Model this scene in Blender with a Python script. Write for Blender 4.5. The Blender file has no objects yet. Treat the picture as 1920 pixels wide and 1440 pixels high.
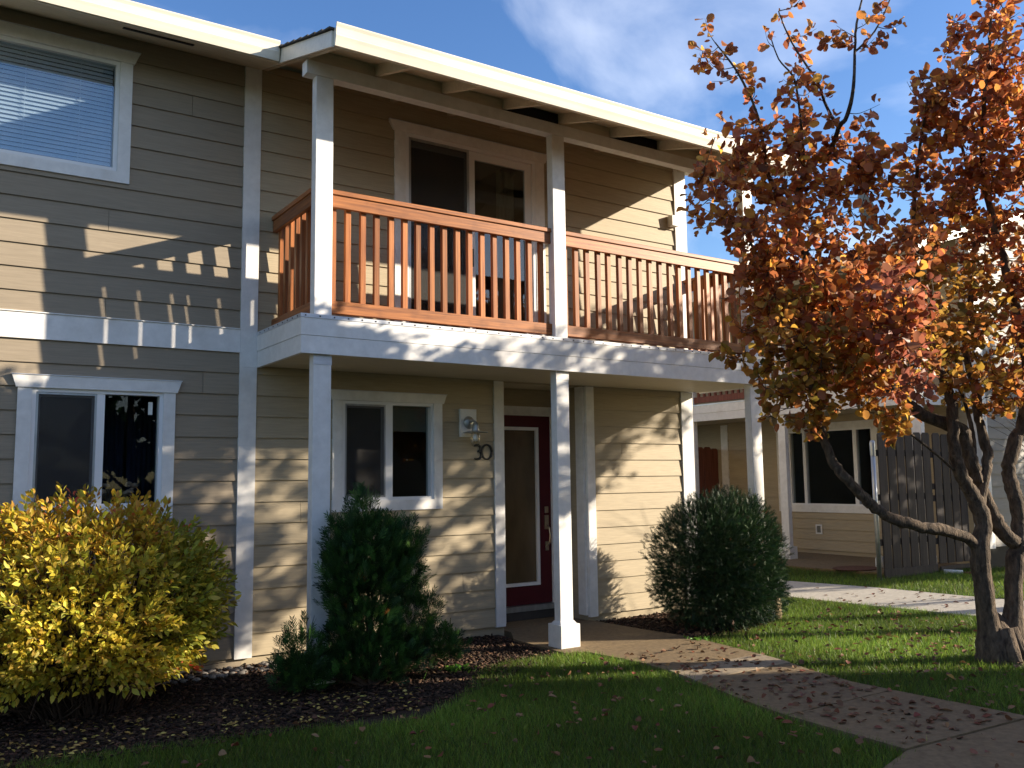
import bpy, bmesh, math, random
import numpy as np
from mathutils import Matrix, Vector
random.seed(7); rng = np.random.default_rng(11)
scene = bpy.context.scene
C = bpy.context.collection

# ------------------------------------------------------------------ camera
cam_data = bpy.data.cameras.new('camera')
cam_data.sensor_fit = 'HORIZONTAL'; cam_data.sensor_width = 36.0
cam_data.lens = 1670.23 / 1920 * 36.0
cam_data.clip_start = 0.05; cam_data.clip_end = 1500
cam = bpy.data.objects.new('camera', cam_data); C.objects.link(cam); scene.camera = cam
_yaw, _pit, _rol = -0.5881, 0.1063, -0.0128
_fw = Vector((-math.sin(_yaw), math.cos(_yaw), 0)); _rt = Vector((math.cos(_yaw), math.sin(_yaw), 0)); _up = Vector((0, 0, 1))
_F = _fw * math.cos(_pit) + _up * math.sin(_pit); _U = _up * math.cos(_pit) - _fw * math.sin(_pit)
_R = _rt * math.cos(_rol) + _U * math.sin(_rol); _U2 = _U * math.cos(_rol) - _rt * math.sin(_rol)
cam.matrix_world = Matrix(((_R.x, _U2.x, -_F.x, -1.0455), (_R.y, _U2.y, -_F.y, -7.4113), (_R.z, _U2.z, -_F.z, 1.5278), (0, 0, 0, 1)))

# ------------------------------------------------------------------ light, sky, exposure
SUN_FROM = Vector((1.72, -1.0, 0.644)).normalized()
SUN_EL = math.asin(SUN_FROM.z); SUN_AZ = math.atan2(SUN_FROM.x, SUN_FROM.y)
sd = bpy.data.lights.new('sun', 'SUN'); sd.energy = 5.0; sd.angle = math.radians(0.53); sd.color = (1.0, 0.87, 0.69)
sun = bpy.data.objects.new('sun', sd); C.objects.link(sun)
sun.rotation_euler = SUN_FROM.to_track_quat('Z', 'Y').to_euler(); sun.location = (12, -12, 12)
world = bpy.data.worlds.new('World'); scene.world = world; world.use_nodes = True
wn = world.node_tree.nodes; wl = world.node_tree.links; wn.clear()
w_out = wn.new('ShaderNodeOutputWorld'); w_bg = wn.new('ShaderNodeBackground'); w_bg.inputs['Strength'].default_value = 0.062
w_sky = wn.new('ShaderNodeTexSky'); w_sky.sky_type = 'NISHITA'; w_sky.sun_disc = False
w_sky.sun_elevation = SUN_EL; w_sky.sun_rotation = SUN_AZ; w_sky.altitude = 100; w_sky.air_density = 1.0; w_sky.dust_density = 0.6; w_sky.ozone_density = 2.2
w_tc = wn.new('ShaderNodeTexCoord'); w_mp = wn.new('ShaderNodeMapping'); w_mp.inputs['Scale'].default_value = (1.3, 2.0, 3.4); w_mp.inputs['Rotation'].default_value = (0.2, 0.35, 0.6)
w_n = wn.new('ShaderNodeTexNoise'); w_n.inputs['Scale'].default_value = 1.7; w_n.inputs['Detail'].default_value = 7; w_n.inputs['Roughness'].default_value = 0.52; w_n.inputs['Distortion'].default_value = 0.5
w_r = wn.new('ShaderNodeValToRGB'); w_r.color_ramp.elements[0].position = 0.44; w_r.color_ramp.elements[0].color = (0, 0, 0, 1); w_r.color_ramp.elements[1].position = 0.80; w_r.color_ramp.elements[1].color = (0.8, 0.8, 0.8, 1)
w_m = wn.new('ShaderNodeMixRGB'); w_m.inputs['Color2'].default_value = (9.2, 9.8, 11.2, 1)
wl.new(w_tc.outputs['Generated'], w_mp.inputs['Vector']); wl.new(w_mp.outputs['Vector'], w_n.inputs['Vector']); wl.new(w_n.outputs['Fac'], w_r.inputs['Fac'])
wl.new(w_r.outputs['Color'], w_m.inputs['Fac']); w_hs = wn.new('ShaderNodeHueSaturation'); w_hs.inputs['Hue'].default_value = 0.511; w_hs.inputs['Saturation'].default_value = 1.22; w_hs.inputs['Value'].default_value = 1.6; wl.new(w_sky.outputs['Color'], w_hs.inputs['Color']); wl.new(w_hs.outputs['Color'], w_m.inputs['Color1']); wl.new(w_m.outputs['Color'], w_bg.inputs['Color']); wl.new(w_bg.outputs['Background'], w_out.inputs['Surface'])
scene.view_settings.view_transform = 'Standard'; scene.view_settings.look = 'None'; scene.view_settings.gamma = 1.0; scene.view_settings.use_curve_mapping = False
scene.view_settings.exposure = 1.25

# ------------------------------------------------------------------ materials
def new_mat(name):
    m = bpy.data.materials.new(name); m.use_nodes = True
    n = m.node_tree.nodes; b = n['Principled BSDF']
    return m, n, m.node_tree.links, b
def surf(name, col, rough=0.6, scale=(8, 8, 8), var=0.12, bump=0.15, detail=5, spec=0.3, rnd=0.0, col2=None, nscale=1.0, dist=0.01, dirt=None):
    """painted / mineral / wooden surface: noise tints the colour and gives fine relief"""
    m, n, l, b = new_mat(name)
    tc = n.new('ShaderNodeTexCoord'); mp = n.new('ShaderNodeMapping'); mp.inputs['Scale'].default_value = scale
    nz = n.new('ShaderNodeTexNoise'); nz.inputs['Scale'].default_value = nscale; nz.inputs['Detail'].default_value = detail; nz.inputs['Roughness'].default_value = 0.6
    l.new(tc.outputs['Object'], mp.inputs['Vector']); l.new(mp.outputs['Vector'], nz.inputs['Vector'])
    rp = n.new('ShaderNodeValToRGB')
    c2 = col2 or tuple(max(0, c * (1 - 2 * var)) for c in col)
    c1 = tuple(min(1, c * (1 + var)) for c in col)
    rp.color_ramp.elements[0].position = 0.3; rp.color_ramp.elements[0].color = (*c2, 1)
    rp.color_ramp.elements[1].position = 0.7; rp.color_ramp.elements[1].color = (*c1, 1)
    l.new(nz.outputs['Fac'], rp.inputs['Fac'])
    last = rp.outputs['Color']
    if dirt:
        nd = n.new('ShaderNodeTexNoise'); nd.inputs['Scale'].default_value = dirt[0]; nd.inputs['Detail'].default_value = 6
        l.new(tc.outputs['Object'], nd.inputs['Vector'])
        rd = n.new('ShaderNodeValToRGB'); rd.color_ramp.elements[0].position = 0.52; rd.color_ramp.elements[0].color = (0, 0, 0, 1); rd.color_ramp.elements[1].position = 0.75; rd.color_ramp.elements[1].color = (dirt[1],) * 3 + (1,)
        l.new(nd.outputs['Fac'], rd.inputs['Fac'])
        mx = n.new('ShaderNodeMixRGB'); mx.inputs['Color2'].default_value = (*dirt[2], 1)
        l.new(rd.outputs['Color'], mx.inputs['Fac']); l.new(last, mx.inputs['Color1']); last = mx.outputs['Color']
    if rnd:
        oi = n.new('ShaderNodeObjectInfo'); mr = n.new('ShaderNodeMapRange'); mr.inputs['To Min'].default_value = 1 - rnd; mr.inputs['To Max'].default_value = 1 + rnd
        hs = n.new('ShaderNodeHueSaturation'); l.new(oi.outputs['Random'], mr.inputs['Value']); l.new(mr.outputs['Result'], hs.inputs['Value']); l.new(last, hs.inputs['Color']); last = hs.outputs['Color']
    l.new(last, b.inputs['Base Color'])
    b.inputs['Roughness'].default_value = rough; b.inputs['Specular IOR Level'].default_value = spec
    if bump:
        bp = n.new('ShaderNodeBump'); bp.inputs['Strength'].default_value = bump; bp.inputs['Distance'].default_value = dist
        l.new(nz.outputs['Fac'], bp.inputs['Height']); l.new(bp.outputs['Normal'], b.inputs['Normal'])
    return m
def leafmat(name, trans=0.35, rough=0.5, tr_gain=1.3):
    """foliage: colour from the per-leaf 'tint' attribute, diffuse + translucent"""
    m, n, l, b = new_mat(name)
    at = n.new('ShaderNodeAttribute'); at.attribute_name = 'tint'
    b.inputs['Roughness'].default_value = rough; b.inputs['Specular IOR Level'].default_value = 0.25
    l.new(at.outputs['Color'], b.inputs['Base Color'])
    t = n.new('ShaderNodeBsdfTranslucent'); hs = n.new('ShaderNodeHueSaturation'); hs.inputs['Value'].default_value = tr_gain; hs.inputs['Saturation'].default_value = 1.0
    l.new(at.outputs['Color'], hs.inputs['Color']); l.new(hs.outputs['Color'], t.inputs['Color'])
    mx = n.new('ShaderNodeMixShader'); mx.inputs['Fac'].default_value = trans
    l.new(b.outputs['BSDF'], mx.inputs[1]); l.new(t.outputs['BSDF'], mx.inputs[2]); l.new(mx.outputs['Shader'], n['Material Output'].inputs['Surface'])
    return m
def glassmat(name, tint=(1, 1, 1), frost=0.0, boost=1.0):
    m, n, l, b = new_mat(name); n.remove(b)
    lw_ = n.new('ShaderNodeLayerWeight'); pw = n.new('ShaderNodeMath'); pw.operation = 'POWER'; pw.inputs[1].default_value = 5.0; l.new(lw_.outputs['Facing'], pw.inputs[0])
    fr = n.new('ShaderNodeMath'); fr.operation = 'MULTIPLY_ADD'; fr.inputs[1].default_value = 0.94; fr.inputs[2].default_value = 0.043; l.new(pw.outputs['Value'], fr.inputs[0])   # Schlick
    mu = n.new('ShaderNodeMath'); mu.operation = 'MULTIPLY'; mu.inputs[1].default_value = boost; mu.use_clamp = True
    tr = n.new('ShaderNodeBsdfTransparent'); tr.inputs['Color'].default_value = (*tint, 1)
    gl = n.new('ShaderNodeBsdfGlossy'); gl.inputs['Roughness'].default_value = frost
    mx = n.new('ShaderNodeMixShader'); l.new(fr.outputs['Value'], mu.inputs[0]); l.new(mu.outputs['Value'], mx.inputs['Fac']); l.new(tr.outputs['BSDF'], mx.inputs[1]); l.new(gl.outputs['BSDF'], mx.inputs[2])
    l.new(mx.outputs['Shader'], n['Material Output'].inputs['Surface'])
    return m
def screenmat(name, col, alpha):
    m, n, l, b = new_mat(name)
    b.inputs['Base Color'].default_value = (*col, 1); b.inputs['Roughness'].default_value = 0.8
    tr = n.new('ShaderNodeBsdfTransparent'); mx = n.new('ShaderNodeMixShader'); mx.inputs['Fac'].default_value = alpha
    l.new(tr.outputs['BSDF'], mx.inputs[1]); l.new(b.outputs['BSDF'], mx.inputs[2]); l.new(mx.outputs['Shader'], n['Material Output'].inputs['Surface'])
    return m
M = {}
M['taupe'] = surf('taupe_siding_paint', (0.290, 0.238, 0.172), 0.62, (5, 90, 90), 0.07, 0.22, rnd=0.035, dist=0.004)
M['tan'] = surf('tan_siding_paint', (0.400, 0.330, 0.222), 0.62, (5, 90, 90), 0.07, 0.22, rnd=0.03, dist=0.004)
M['tan_y'] = surf('tan_siding_paint_return', (0.400, 0.330, 0.222), 0.62, (90, 5, 90), 0.07, 0.22, rnd=0.03, dist=0.004)
M['taupe_y'] = surf('grey_siding_paint', (0.250, 0.235, 0.215), 0.62, (90, 5, 90), 0.06, 0.2, rnd=0.03, dist=0.004)
M['white'] = surf('white_trim_paint', (0.76, 0.745, 0.72), 0.5, (14, 14, 14), 0.05, 0.10, rnd=0.03, dist=0.004, dirt=(3.1, 0.42, (0.52, 0.47, 0.40)))
M['vinyl'] = surf('white_vinyl', (0.78, 0.78, 0.78), 0.35, (4, 4, 4), 0.02, 0.0)
M['cream'] = surf('cream_gutter_paint', (0.72, 0.675, 0.57), 0.4, (1.2, 30, 30), 0.05, 0.03, dirt=(1.6, 0.35, (0.50, 0.42, 0.30)))
M['soffit'] = surf('cream_soffit_paint', (0.60, 0.53, 0.40), 0.6, (6, 40, 40), 0.07, 0.1, dist=0.003)
M['cedar_x'] = surf('stained_cedar_rail', (0.36, 0.135, 0.040), 0.45, (2.2, 55, 55), 0.25, 0.25, col2=(0.17, 0.058, 0.022), rnd=0.2, dist=0.003, dirt=(9, 0.5, (0.16, 0.055, 0.02)))
M['cedar_y'] = surf('stained_cedar_side_rail', (0.36, 0.135, 0.040), 0.45, (55, 2.2, 55), 0.25, 0.25, col2=(0.17, 0.058, 0.022), rnd=0.2, dist=0.003)
M['cedar_z'] = surf('stained_cedar_baluster', (0.35, 0.130, 0.039), 0.45, (55, 55, 2.2), 0.25, 0.25, col2=(0.19, 0.06, 0.02), rnd=0.3, dist=0.003)
M['redwood'] = surf('red_stained_boards', (0.20, 0.062, 0.035), 0.6, (40, 40, 2), 0.2, 0.25, rnd=0.12, dist=0.004)
M['greyboard'] = surf('weathered_fence_boards', (0.048, 0.038, 0.035), 0.75, (40, 40, 1.8), 0.25, 0.35, rnd=0.2, dist=0.004)
M['galv'] = surf('galvanised_steel', (0.42, 0.44, 0.45), 0.38, (20, 20, 5), 0.12, 0.03); M['galv'].node_tree.nodes['Principled BSDF'].inputs['Metallic'].default_value = 0.7
M['flash'] = surf('metal_flashing', (0.62, 0.64, 0.68), 0.35, (5, 20, 20), 0.08, 0.03); M['flash'].node_tree.nodes['Principled BSDF'].inputs['Metallic'].default_value = 0.5
M['dark'] = surf('dark_metal', (0.03, 0.028, 0.026), 0.4, (8, 8, 8), 0.1, 0)
M['vent'] = surf('dark_vent_mesh', (0.012, 0.012, 0.014), 0.7, (60, 60, 60), 0.2, 0.1)
M['reddoor'] = surf('dark_red_door_paint', (0.080, 0.011, 0.017), 0.38, (6, 6, 6), 0.06, 0.03)
M['nickel'] = surf('satin_nickel', (0.55, 0.47, 0.36), 0.28, (10, 10, 10), 0.05, 0); M['nickel'].node_tree.nodes['Principled BSDF'].inputs['Metallic'].default_value = 0.9
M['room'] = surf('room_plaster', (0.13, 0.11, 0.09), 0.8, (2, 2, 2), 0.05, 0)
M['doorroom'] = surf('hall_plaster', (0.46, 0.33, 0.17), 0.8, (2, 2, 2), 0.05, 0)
M['curtain'] = surf('blue_curtain', (0.014, 0.020, 0.045), 0.85, (10, 10, 1), 0.2, 0.1)
M['drape'] = surf('pale_drape', (0.36, 0.32, 0.24), 0.85, (10, 10, 1), 0.1, 0.1)
M['blind'] = surf('white_blind_slats', (0.74, 0.76, 0.78), 0.5, (3, 3, 3), 0.03, 0)
M['shade'] = surf('roller_shade', (0.17, 0.165, 0.14), 0.8, (40, 40, 40), 0.05, 0.05)
M['glass'] = glassmat('window_glass', (0.80, 0.84, 0.84), 0.0, 0.5)
M['glass_up'] = glassmat('coated_window_glass', (0.80, 0.86, 0.90), 0.0, 3.2)
M['glass_door'] = glassmat('patio_door_glass', (0.72, 0.76, 0.76), 0.0, 1.9)
M['frost'] = surf('glow_brown_door_pane', (0.115, 0.082, 0.044), 0.22, (2, 2, 0.8), 0.25, 0.0, spec=0.5)  # opaque frosted pane; the warm glow in the glass is painted as brown
M['screen'] = screenmat('insect_screen', (0.045, 0.042, 0.04), 0.45)
M['shingle'] = surf('asphalt_shingles', (0.075, 0.068, 0.062), 0.9, (60, 60, 60), 0.3, 0.4, rnd=0.1)
M['moss'] = surf('mossy_shingles', (0.085, 0.11, 0.03), 0.95, (5, 5, 5), 0.3, 0.5, col2=(0.06, 0.055, 0.045), dist=0.03)
M['path'] = surf('brown_concrete_path', (0.20, 0.142, 0.078), 0.85, (1, 1, 1), 0.16, 0.5, detail=12, nscale=26, dist=0.006, dirt=(1.3, 0.5, (0.14, 0.105, 0.068)))
M['walk'] = surf('pale_concrete_walk', (0.47, 0.435, 0.37), 0.85, (1, 1, 1), 0.1, 0.35, detail=12, nscale=22, dist=0.004, dirt=(1.5, 0.4, (0.34, 0.30, 0.25)))
M['path2'] = surf('pale_sunlit_concrete', (0.30, 0.24, 0.165), 0.85, (1, 1, 1), 0.14, 0.5, detail=12, nscale=24, dist=0.006, dirt=(1.6, 0.6, (0.22, 0.17, 0.115)))  # lighter concrete, with part of the sunlit patch put into its colour
M['walk2'] = surf('grey_brown_concrete', (0.245, 0.20, 0.15), 0.85, (1, 1, 1), 0.12, 0.4, detail=12, nscale=24, dist=0.005)
M['found'] = surf('foundation_concrete', (0.06, 0.055, 0.05), 0.9, (6, 6, 6), 0.15, 0.3)
M['soil'] = surf('bark_mulch_soil', (0.042, 0.026, 0.017), 0.95, (30, 30, 30), 0.3, 0.9, col2=(0.014, 0.009, 0.006), dist=0.02)
M['turf'] = surf('lawn_soil', (0.040, 0.062, 0.014), 0.95, (24, 24, 24), 0.25, 0.6, col2=(0.022, 0.026, 0.009), dist=0.02)
M['ground'] = surf('field_ground', (0.050, 0.070, 0.022), 0.95, (0.8, 0.8, 0.8), 0.25, 0.5, detail=10)
M['bark'] = surf('grey_brown_bark', (0.135, 0.098, 0.066), 0.9, (30, 30, 11), 0.35, 1.0, col2=(0.036, 0.026, 0.020), dist=0.05, detail=8, rnd=0.08)
M['twig'] = surf('dark_twigs', (0.075, 0.048, 0.034), 0.8, (30, 30, 30), 0.2, 0)
M['leaf'] = leafmat('autumn_leaves', 0.42, 0.45, 1.6)
M['yleaf'] = leafmat('yellow_leaves', 0.34, 0.5, 1.25)
M['needle'] = leafmat('evergreen_needles', 0.12, 0.5, 1.1)
M['grass'] = leafmat('grass_blades', 0.40, 0.45, 1.4)
M['fallen'] = leafmat('fallen_leaf', 0.1, 0.6, 1.0)
M['chip'] = leafmat('bark_chips', 0.0, 0.9, 1.0)
M['stone'] = surf('river_pebbles', (0.20, 0.18, 0.16), 0.7, (10, 10, 10), 0.15, 0.1, rnd=0.35)
M['clay'] = surf('concrete_pier', (0.42, 0.32, 0.20), 0.9, (12, 12, 12), 0.15, 0.3)
M['mat'] = surf('brown_doormat', (0.13, 0.062, 0.04), 0.95, (40, 40, 40), 0.2, 0.4)
M['plastic'] = surf('white_plastic', (0.72, 0.72, 0.66), 0.4, (5, 5, 5), 0.04, 0)
M['dish'] = surf('grey_dish_paint', (0.10, 0.105, 0.10), 0.5, (5, 5, 5), 0.08, 0)
M['jar'] = glassmat('lamp_glass', (0.9, 0.9, 0.88), 0.02, 2.0)
M['bulb'] = surf('frosted_bulb', (0.75, 0.72, 0.66), 0.4, (5, 5, 5), 0.03, 0)
M['petal'] = surf('dried_flowers', (0.50, 0.34, 0.24), 0.9, (30, 30, 30), 0.3, 0.4)

# ------------------------------------------------------------------ mesh helpers
BOXF = [(0, 3, 2, 1), (4, 5, 6, 7), (0, 1, 5, 4), (1, 2, 6, 5), (2, 3, 7, 6), (3, 0, 4, 7)]
class MB:
    def __init__(self): self.v = []; self.f = []
    def hexa(self, pts): b = len(self.v); self.v += [tuple(p) for p in pts]; self.f += [tuple(i + b for i in f) for f in BOXF]; return self
    def box(self, x0, x1, y0, y1, z0, z1):
        return self.hexa([(x0, y0, z0), (x1, y0, z0), (x1, y1, z0), (x0, y1, z0), (x0, y0, z1), (x1, y0, z1), (x1, y1, z1), (x0, y1, z1)])
    def poly(self, pts, faces): b = len(self.v); self.v += [tuple(p) for p in pts]; self.f += [tuple(i + b for i in f) for f in faces]; return self
    def extrude(self, prof, a, b_, axis='x'):
        """closed profile of (u,z) pairs swept along x (u=y) or y (u=x)"""
        n = len(prof); mk = (lambda s, u, z: (s, u, z)) if axis == 'x' else (lambda s, u, z: (u, s, z))
        self.poly([mk(a, u, z) for u, z in prof] + [mk(b_, u, z) for u, z in prof],
                  [tuple(range(n)), tuple(range(2 * n - 1, n - 1, -1))] + [(i, n + i, n + (i + 1) % n, (i + 1) % n) for i in range(n)])
        return self
    def tube(self, pts, rad, n=8, cap=True):
        pts = [Vector(p) for p in pts]; b = len(self.v); k = len(pts)
        if not isinstance(rad, (list, tuple)): rad = [rad] * k
        prev = None
        for i, p in enumerate(pts):
            t = (pts[min(i + 1, k - 1)] - pts[max(i - 1, 0)]).normalized()
            a = prev if prev is not None else (Vector((0, 0, 1)) if abs(t.z) < 0.9 else Vector((1, 0, 0)))
            u = (a - t * a.dot(t)).normalized(); w = t.cross(u); prev = u
            for j in range(n):
                q = 2 * math.pi * j / n; self.v.append(tuple(p + (u * math.cos(q) + w * math.sin(q)) * rad[i]))
        for i in range(k - 1):
            for j in range(n): self.f.append((b + i * n + j, b + i * n + (j + 1) % n, b + (i + 1) * n + (j + 1) % n, b + (i + 1) * n + j))
        if cap: self.f.append(tuple(b + j for j in range(n))[::-1]); self.f.append(tuple(b + (k - 1) * n + j for j in range(n)))
        return self
    def lathe(self, prof, c=(0, 0, 0), n=20):
        b = len(self.v)
        for r, z in prof:
            for j in range(n): q = 2 * math.pi * j / n; self.v.append((c[0] + r * math.cos(q), c[1] + r * math.sin(q), c[2] + z))
        for i in range(len(prof) - 1):
            for j in range(n): self.f.append((b + i * n + j, b + i * n + (j + 1) % n, b + (i + 1) * n + (j + 1) % n, b + (i + 1) * n + j))
        return self
    def build(self, name, mat, parent=None, smooth=False, bevel=0):
        me = bpy.data.meshes.new(name); me.from_pydata(self.v, [], self.f); me.materials.append(M[mat] if isinstance(mat, str) else mat)
        bm = bmesh.new(); bm.from_mesh(me); bmesh.ops.recalc_face_normals(bm, faces=bm.faces); bm.to_mesh(me); bm.free()
        if smooth: me.polygons.foreach_set('use_smooth', [True] * len(me.polygons))
        o = bpy.data.objects.new(name, me); C.objects.link(o); o.parent = parent
        if bevel: b = o.modifiers.new('bevel', 'BEVEL'); b.width = bevel; b.segments = 2; b.limit_method = 'ANGLE'
        return o
def box(name, mat, parent, x0, x1, y0, y1, z0, z1, bevel=0): return MB().box(x0, x1, y0, y1, z0, z1).build(name, mat, parent, bevel=bevel)
def tag(o, label=None, cat=None, group=None, kind=None):
    if label: o['label'] = label
    if cat: o['category'] = cat
    if group: o['group'] = group
    if kind: o['kind'] = kind
    return o
def empty(name, loc=(0, 0, 0), rz=0):
    o = bpy.data.objects.new(name, None); C.objects.link(o); o.location = loc; o.rotation_euler = (0, 0, rz); o.empty_display_size = 0.2
    return o
def share(o, name, parent, loc=(0, 0, 0), rot=(0, 0, 0), sc=(1, 1, 1)):
    c = bpy.data.objects.new(name, o.data); C.objects.link(c); c.parent = parent; c.location = loc; c.rotation_euler = rot; c.scale = sc
    return c
def inst_mesh(name, tv, tf, mats, locs, cols, mat, parent=None, smooth=False):
    """N copies of a small template (leaf, needle, blade) in one mesh with a per-piece tint"""
    tv = np.asarray(tv, float); N = len(locs); nv = len(tv)
    V = (np.einsum('nij,vj->nvi', mats, tv) + locs[:, None, :]).reshape(-1, 3)
    lens = np.array([len(f) for f in tf]); flat = np.concatenate([np.array(f) for f in tf])
    loops = (flat[None, :] + (np.arange(N) * nv)[:, None]).reshape(-1)
    tot = np.tile(lens, N); start = np.concatenate([[0], np.cumsum(tot)[:-1]])
    me = bpy.data.meshes.new(name); me.vertices.add(len(V)); me.vertices.foreach_set('co', V.ravel().astype(np.float32))
    me.loops.add(len(loops)); me.loops.foreach_set('vertex_index', loops.astype(np.int32))
    me.polygons.add(len(tot)); me.polygons.foreach_set('loop_start', start.astype(np.int32))
    try: me.polygons.foreach_set('loop_total', tot.astype(np.int32))
    except Exception: pass
    if smooth: me.polygons.foreach_set('use_smooth', np.ones(len(tot), bool))
    me.update(calc_edges=True); me.validate()
    ca = me.color_attributes.new('tint', 'FLOAT_COLOR', 'POINT')
    cc = np.repeat(np.concatenate([cols, np.ones((N, 1))], 1), nv, 0); ca.data.foreach_set('color', cc.ravel().astype(np.float32))
    me.materials.append(M[mat]); o = bpy.data.objects.new(name, me); C.objects.link(o); o.parent = parent
    return o
def frames(fwd, roll=None, upref=None):
    """rotation matrices (N,3,3) whose x axis is fwd"""
    x = fwd / np.linalg.norm(fwd, axis=1, keepdims=True); N = len(x)
    r = rng.normal(size=(N, 3)) if upref is None else upref + rng.normal(size=(N, 3)) * (0.35 if roll is None else roll)
    z = r - x * np.sum(r * x, 1, keepdims=True); z /= np.linalg.norm(z, axis=1, keepdims=True)
    y = np.cross(z, x)
    return np.stack([x, y, z], 2)
def inpoly(px, py, poly):
    poly = np.array(poly); x0, y0 = poly[:, 0], poly[:, 1]; x1, y1 = np.roll(x0, -1), np.roll(y0, -1); r = np.zeros(len(px), bool)
    for a, b, c, d in zip(x0, y0, x1, y1):
        if b == d: continue
        r ^= ((b > py) != (d > py)) & (px < (c - a) * (py - b) / (d - b) + a)
    return r
def catmull(pts, k=4):
    P = [np.array(p, float) for p in pts]; out = []
    for i in range(len(P) - 1):
        a, b, c, d = P[max(i - 1, 0)], P[i], P[i + 1], P[min(i + 2, len(P) - 1)]
        for j in range(k):
            t = j / k; out.append(0.5 * ((2 * b) + (c - a) * t + (2 * a - 5 * b + 4 * c - d) * t * t + (3 * b - a - 3 * c + d) * t ** 3))
    out.append(P[-1]); return out
LEAF_V = [(0, 0, 0), (.28, -.34, .07), (.62, -.40, .09), (.92, -.17, .03), (1, 0, -.03), (.92, .17, .03), (.62, .40, .09), (.28, .34, .07), (.30, 0, 0), (.65, 0, -.01)]
LEAF_F = [(0, 1, 8), (1, 2, 9, 8), (2, 3, 4, 9), (9, 4, 5, 6), (8, 9, 6, 7), (0, 8, 7)]
YLEAF_V = [(0, 0, 0), (.35, -.25, .05), (.7, -.19, .04), (1, 0, -.10), (.7, .19, .04), (.35, .25, .05), (.5, 0, -.02)]
YLEAF_F = [(0, 1, 6), (1, 2, 6), (2, 3, 6), (3, 4, 6), (4, 5, 6), (5, 0, 6)]

# ------------------------------------------------------------------ ground
def smooth01(t): t = np.clip(t, 0, 1); return t * t * (3 - 2 * t)
def gz(x, y=0): return 0.03 + 0.10 * smooth01((np.asarray(x, float) - 7.0) / 2.6)
def sheet(name, poly, mat, off, kind='structure', cell=0.45, skirt=0.0):
    """a ground sheet following the gentle rise of the site"""
    bm = bmesh.new(); vs = [bm.verts.new((x, y, 0)) for x, y in poly]; bm.faces.new(vs)
    xs = [p[0] for p in poly]; ys = [p[1] for p in poly]
    for k in np.arange(math.floor(min(xs)), max(xs), cell * 2 if max(xs) - min(xs) > 12 else cell):
        bmesh.ops.bisect_plane(bm, geom=bm.verts[:] + bm.edges[:] + bm.faces[:], plane_co=(k, 0, 0), plane_no=(1, 0, 0))
    bmesh.ops.triangulate(bm, faces=bm.faces[:])
    for v in bm.verts: v.co.z = float(gz(v.co.x)) + off
    if skirt:
        r = bmesh.ops.extrude_face_region(bm, geom=bm.faces[:])
        for v in [g for g in r['geom'] if isinstance(g, bmesh.types.BMVert)]: v.co.z -= skirt
    bmesh.ops.recalc_face_normals(bm, faces=bm.faces)
    me = bpy.data.meshes.new(name); bm.to_mesh(me); bm.free(); me.materials.append(M[mat])
    if not skirt:
        for p in me.polygons:
            if p.normal.z < 0: p.flip()
    o = bpy.data.objects.new(name, me); C.objects.link(o); o['kind'] = kind
    return o
ground = MB().poly([(-300, -300, -.03), (300, -300, -.03), (300, 300, -.03), (-300, 300, -.03)], [(0, 1, 2, 3)]).build('ground', 'ground'); tag(ground, kind='structure')
PATH = [(3.80, 0.44), (3.79, -0.09), (3.60, -0.42), (3.58, -1.22), (3.76, -1.28), (3.83, -1.89), (3.79, -2.29), (3.67, -2.79), (3.55, -3.24), (3.48, -3.6), (3.46, -3.96), (3.44, -4.44), (4.62, -4.50), (4.60, -4.08), (4.58, -3.72), (4.57, -3.31), (4.66, -2.88), (4.76, -2.59), (4.84, -2.2), (4.90, -1.8), (4.96, -1.35), (4.92, -0.97), (4.88, -0.55), (4.84, -0.02), (4.80, 0.44)]
BED = [(-7, -1.9), (-0.6, -1.81), (-0.21, -1.77), (0.2, -1.83), (0.58, -1.9), (0.95, -2.04), (1.34, -2.24), (1.7, -2.27), (2.1, -2.01), (2.42, -1.64), (2.71, -1.32), (3.04, -1.17), (3.7, -1.12), (3.7, 0.0), (-7, 0.0)]
RBED = [(4.6, 0.0), (4.7, -1.45), (4.99, -1.36), (5.27, -1.36), (5.73, -1.34), (6.2, -1.22), (6.75, -0.85), (7.0, -0.3), (7.05, 0.3), (6.3, 0.4), (6.3, 0.0)]
WALK = [(7.80, 9.0), (7.78, 0.0), (7.87, -1.22), (8.0, -2.36), (8.3, -4.4), (9.3, -4.4), (8.99, -1.83), (8.91, -0.51), (8.72, 0.71), (8.75, 9.0)]
CROSS = [(2.55, -4.72), (3.14, -4.53), (3.44, -4.448), (4.62, -4.508), (9.3, -4.50), (9.3, -6.0), (2.2, -6.0)]
LAWN = [(-7, -7.0), (14, -7.0), (14, 1.2), (10.05, 1.2), (10.05, 9), (6.35, 9), (6.35, 0.1), (4.8, -0.6), (4.6, -1.0), (3.9, -1.1), (2.9, -0.9), (-7, -1.3)]
sheet('lawn', LAWN, 'turf', 0.0)
bed = sheet('planting_bed', BED, 'soil', 0.008); sheet('planting_bed', RBED, 'soil', 0.008)
def clip_y(poly, ymin, ymax):
    for lim, sg in ((ymin, 1), (ymax, -1)):
        out = []
        for (x0, y0), (x1, y1) in zip(poly, poly[1:] + poly[:1]):
            i0, i1 = sg * (y0 - lim) >= 0, sg * (y1 - lim) >= 0
            if i0: out.append((x0, y0))
            if i0 != i1: t = (lim - y0) / (y1 - y0); out.append((x0 + t * (x1 - x0), lim))
        poly = out
    return poly
cuts_ = [.44, -1.235, -2.245, -2.62, -3.62, -4.51]
for i in range(5): sheet('path', clip_y(PATH, cuts_[i + 1] + .006, cuts_[i] - .006), 'path2' if i == 2 else 'path', 0.034 + (.003 if i == 2 else 0), skirt=0.08)
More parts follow.
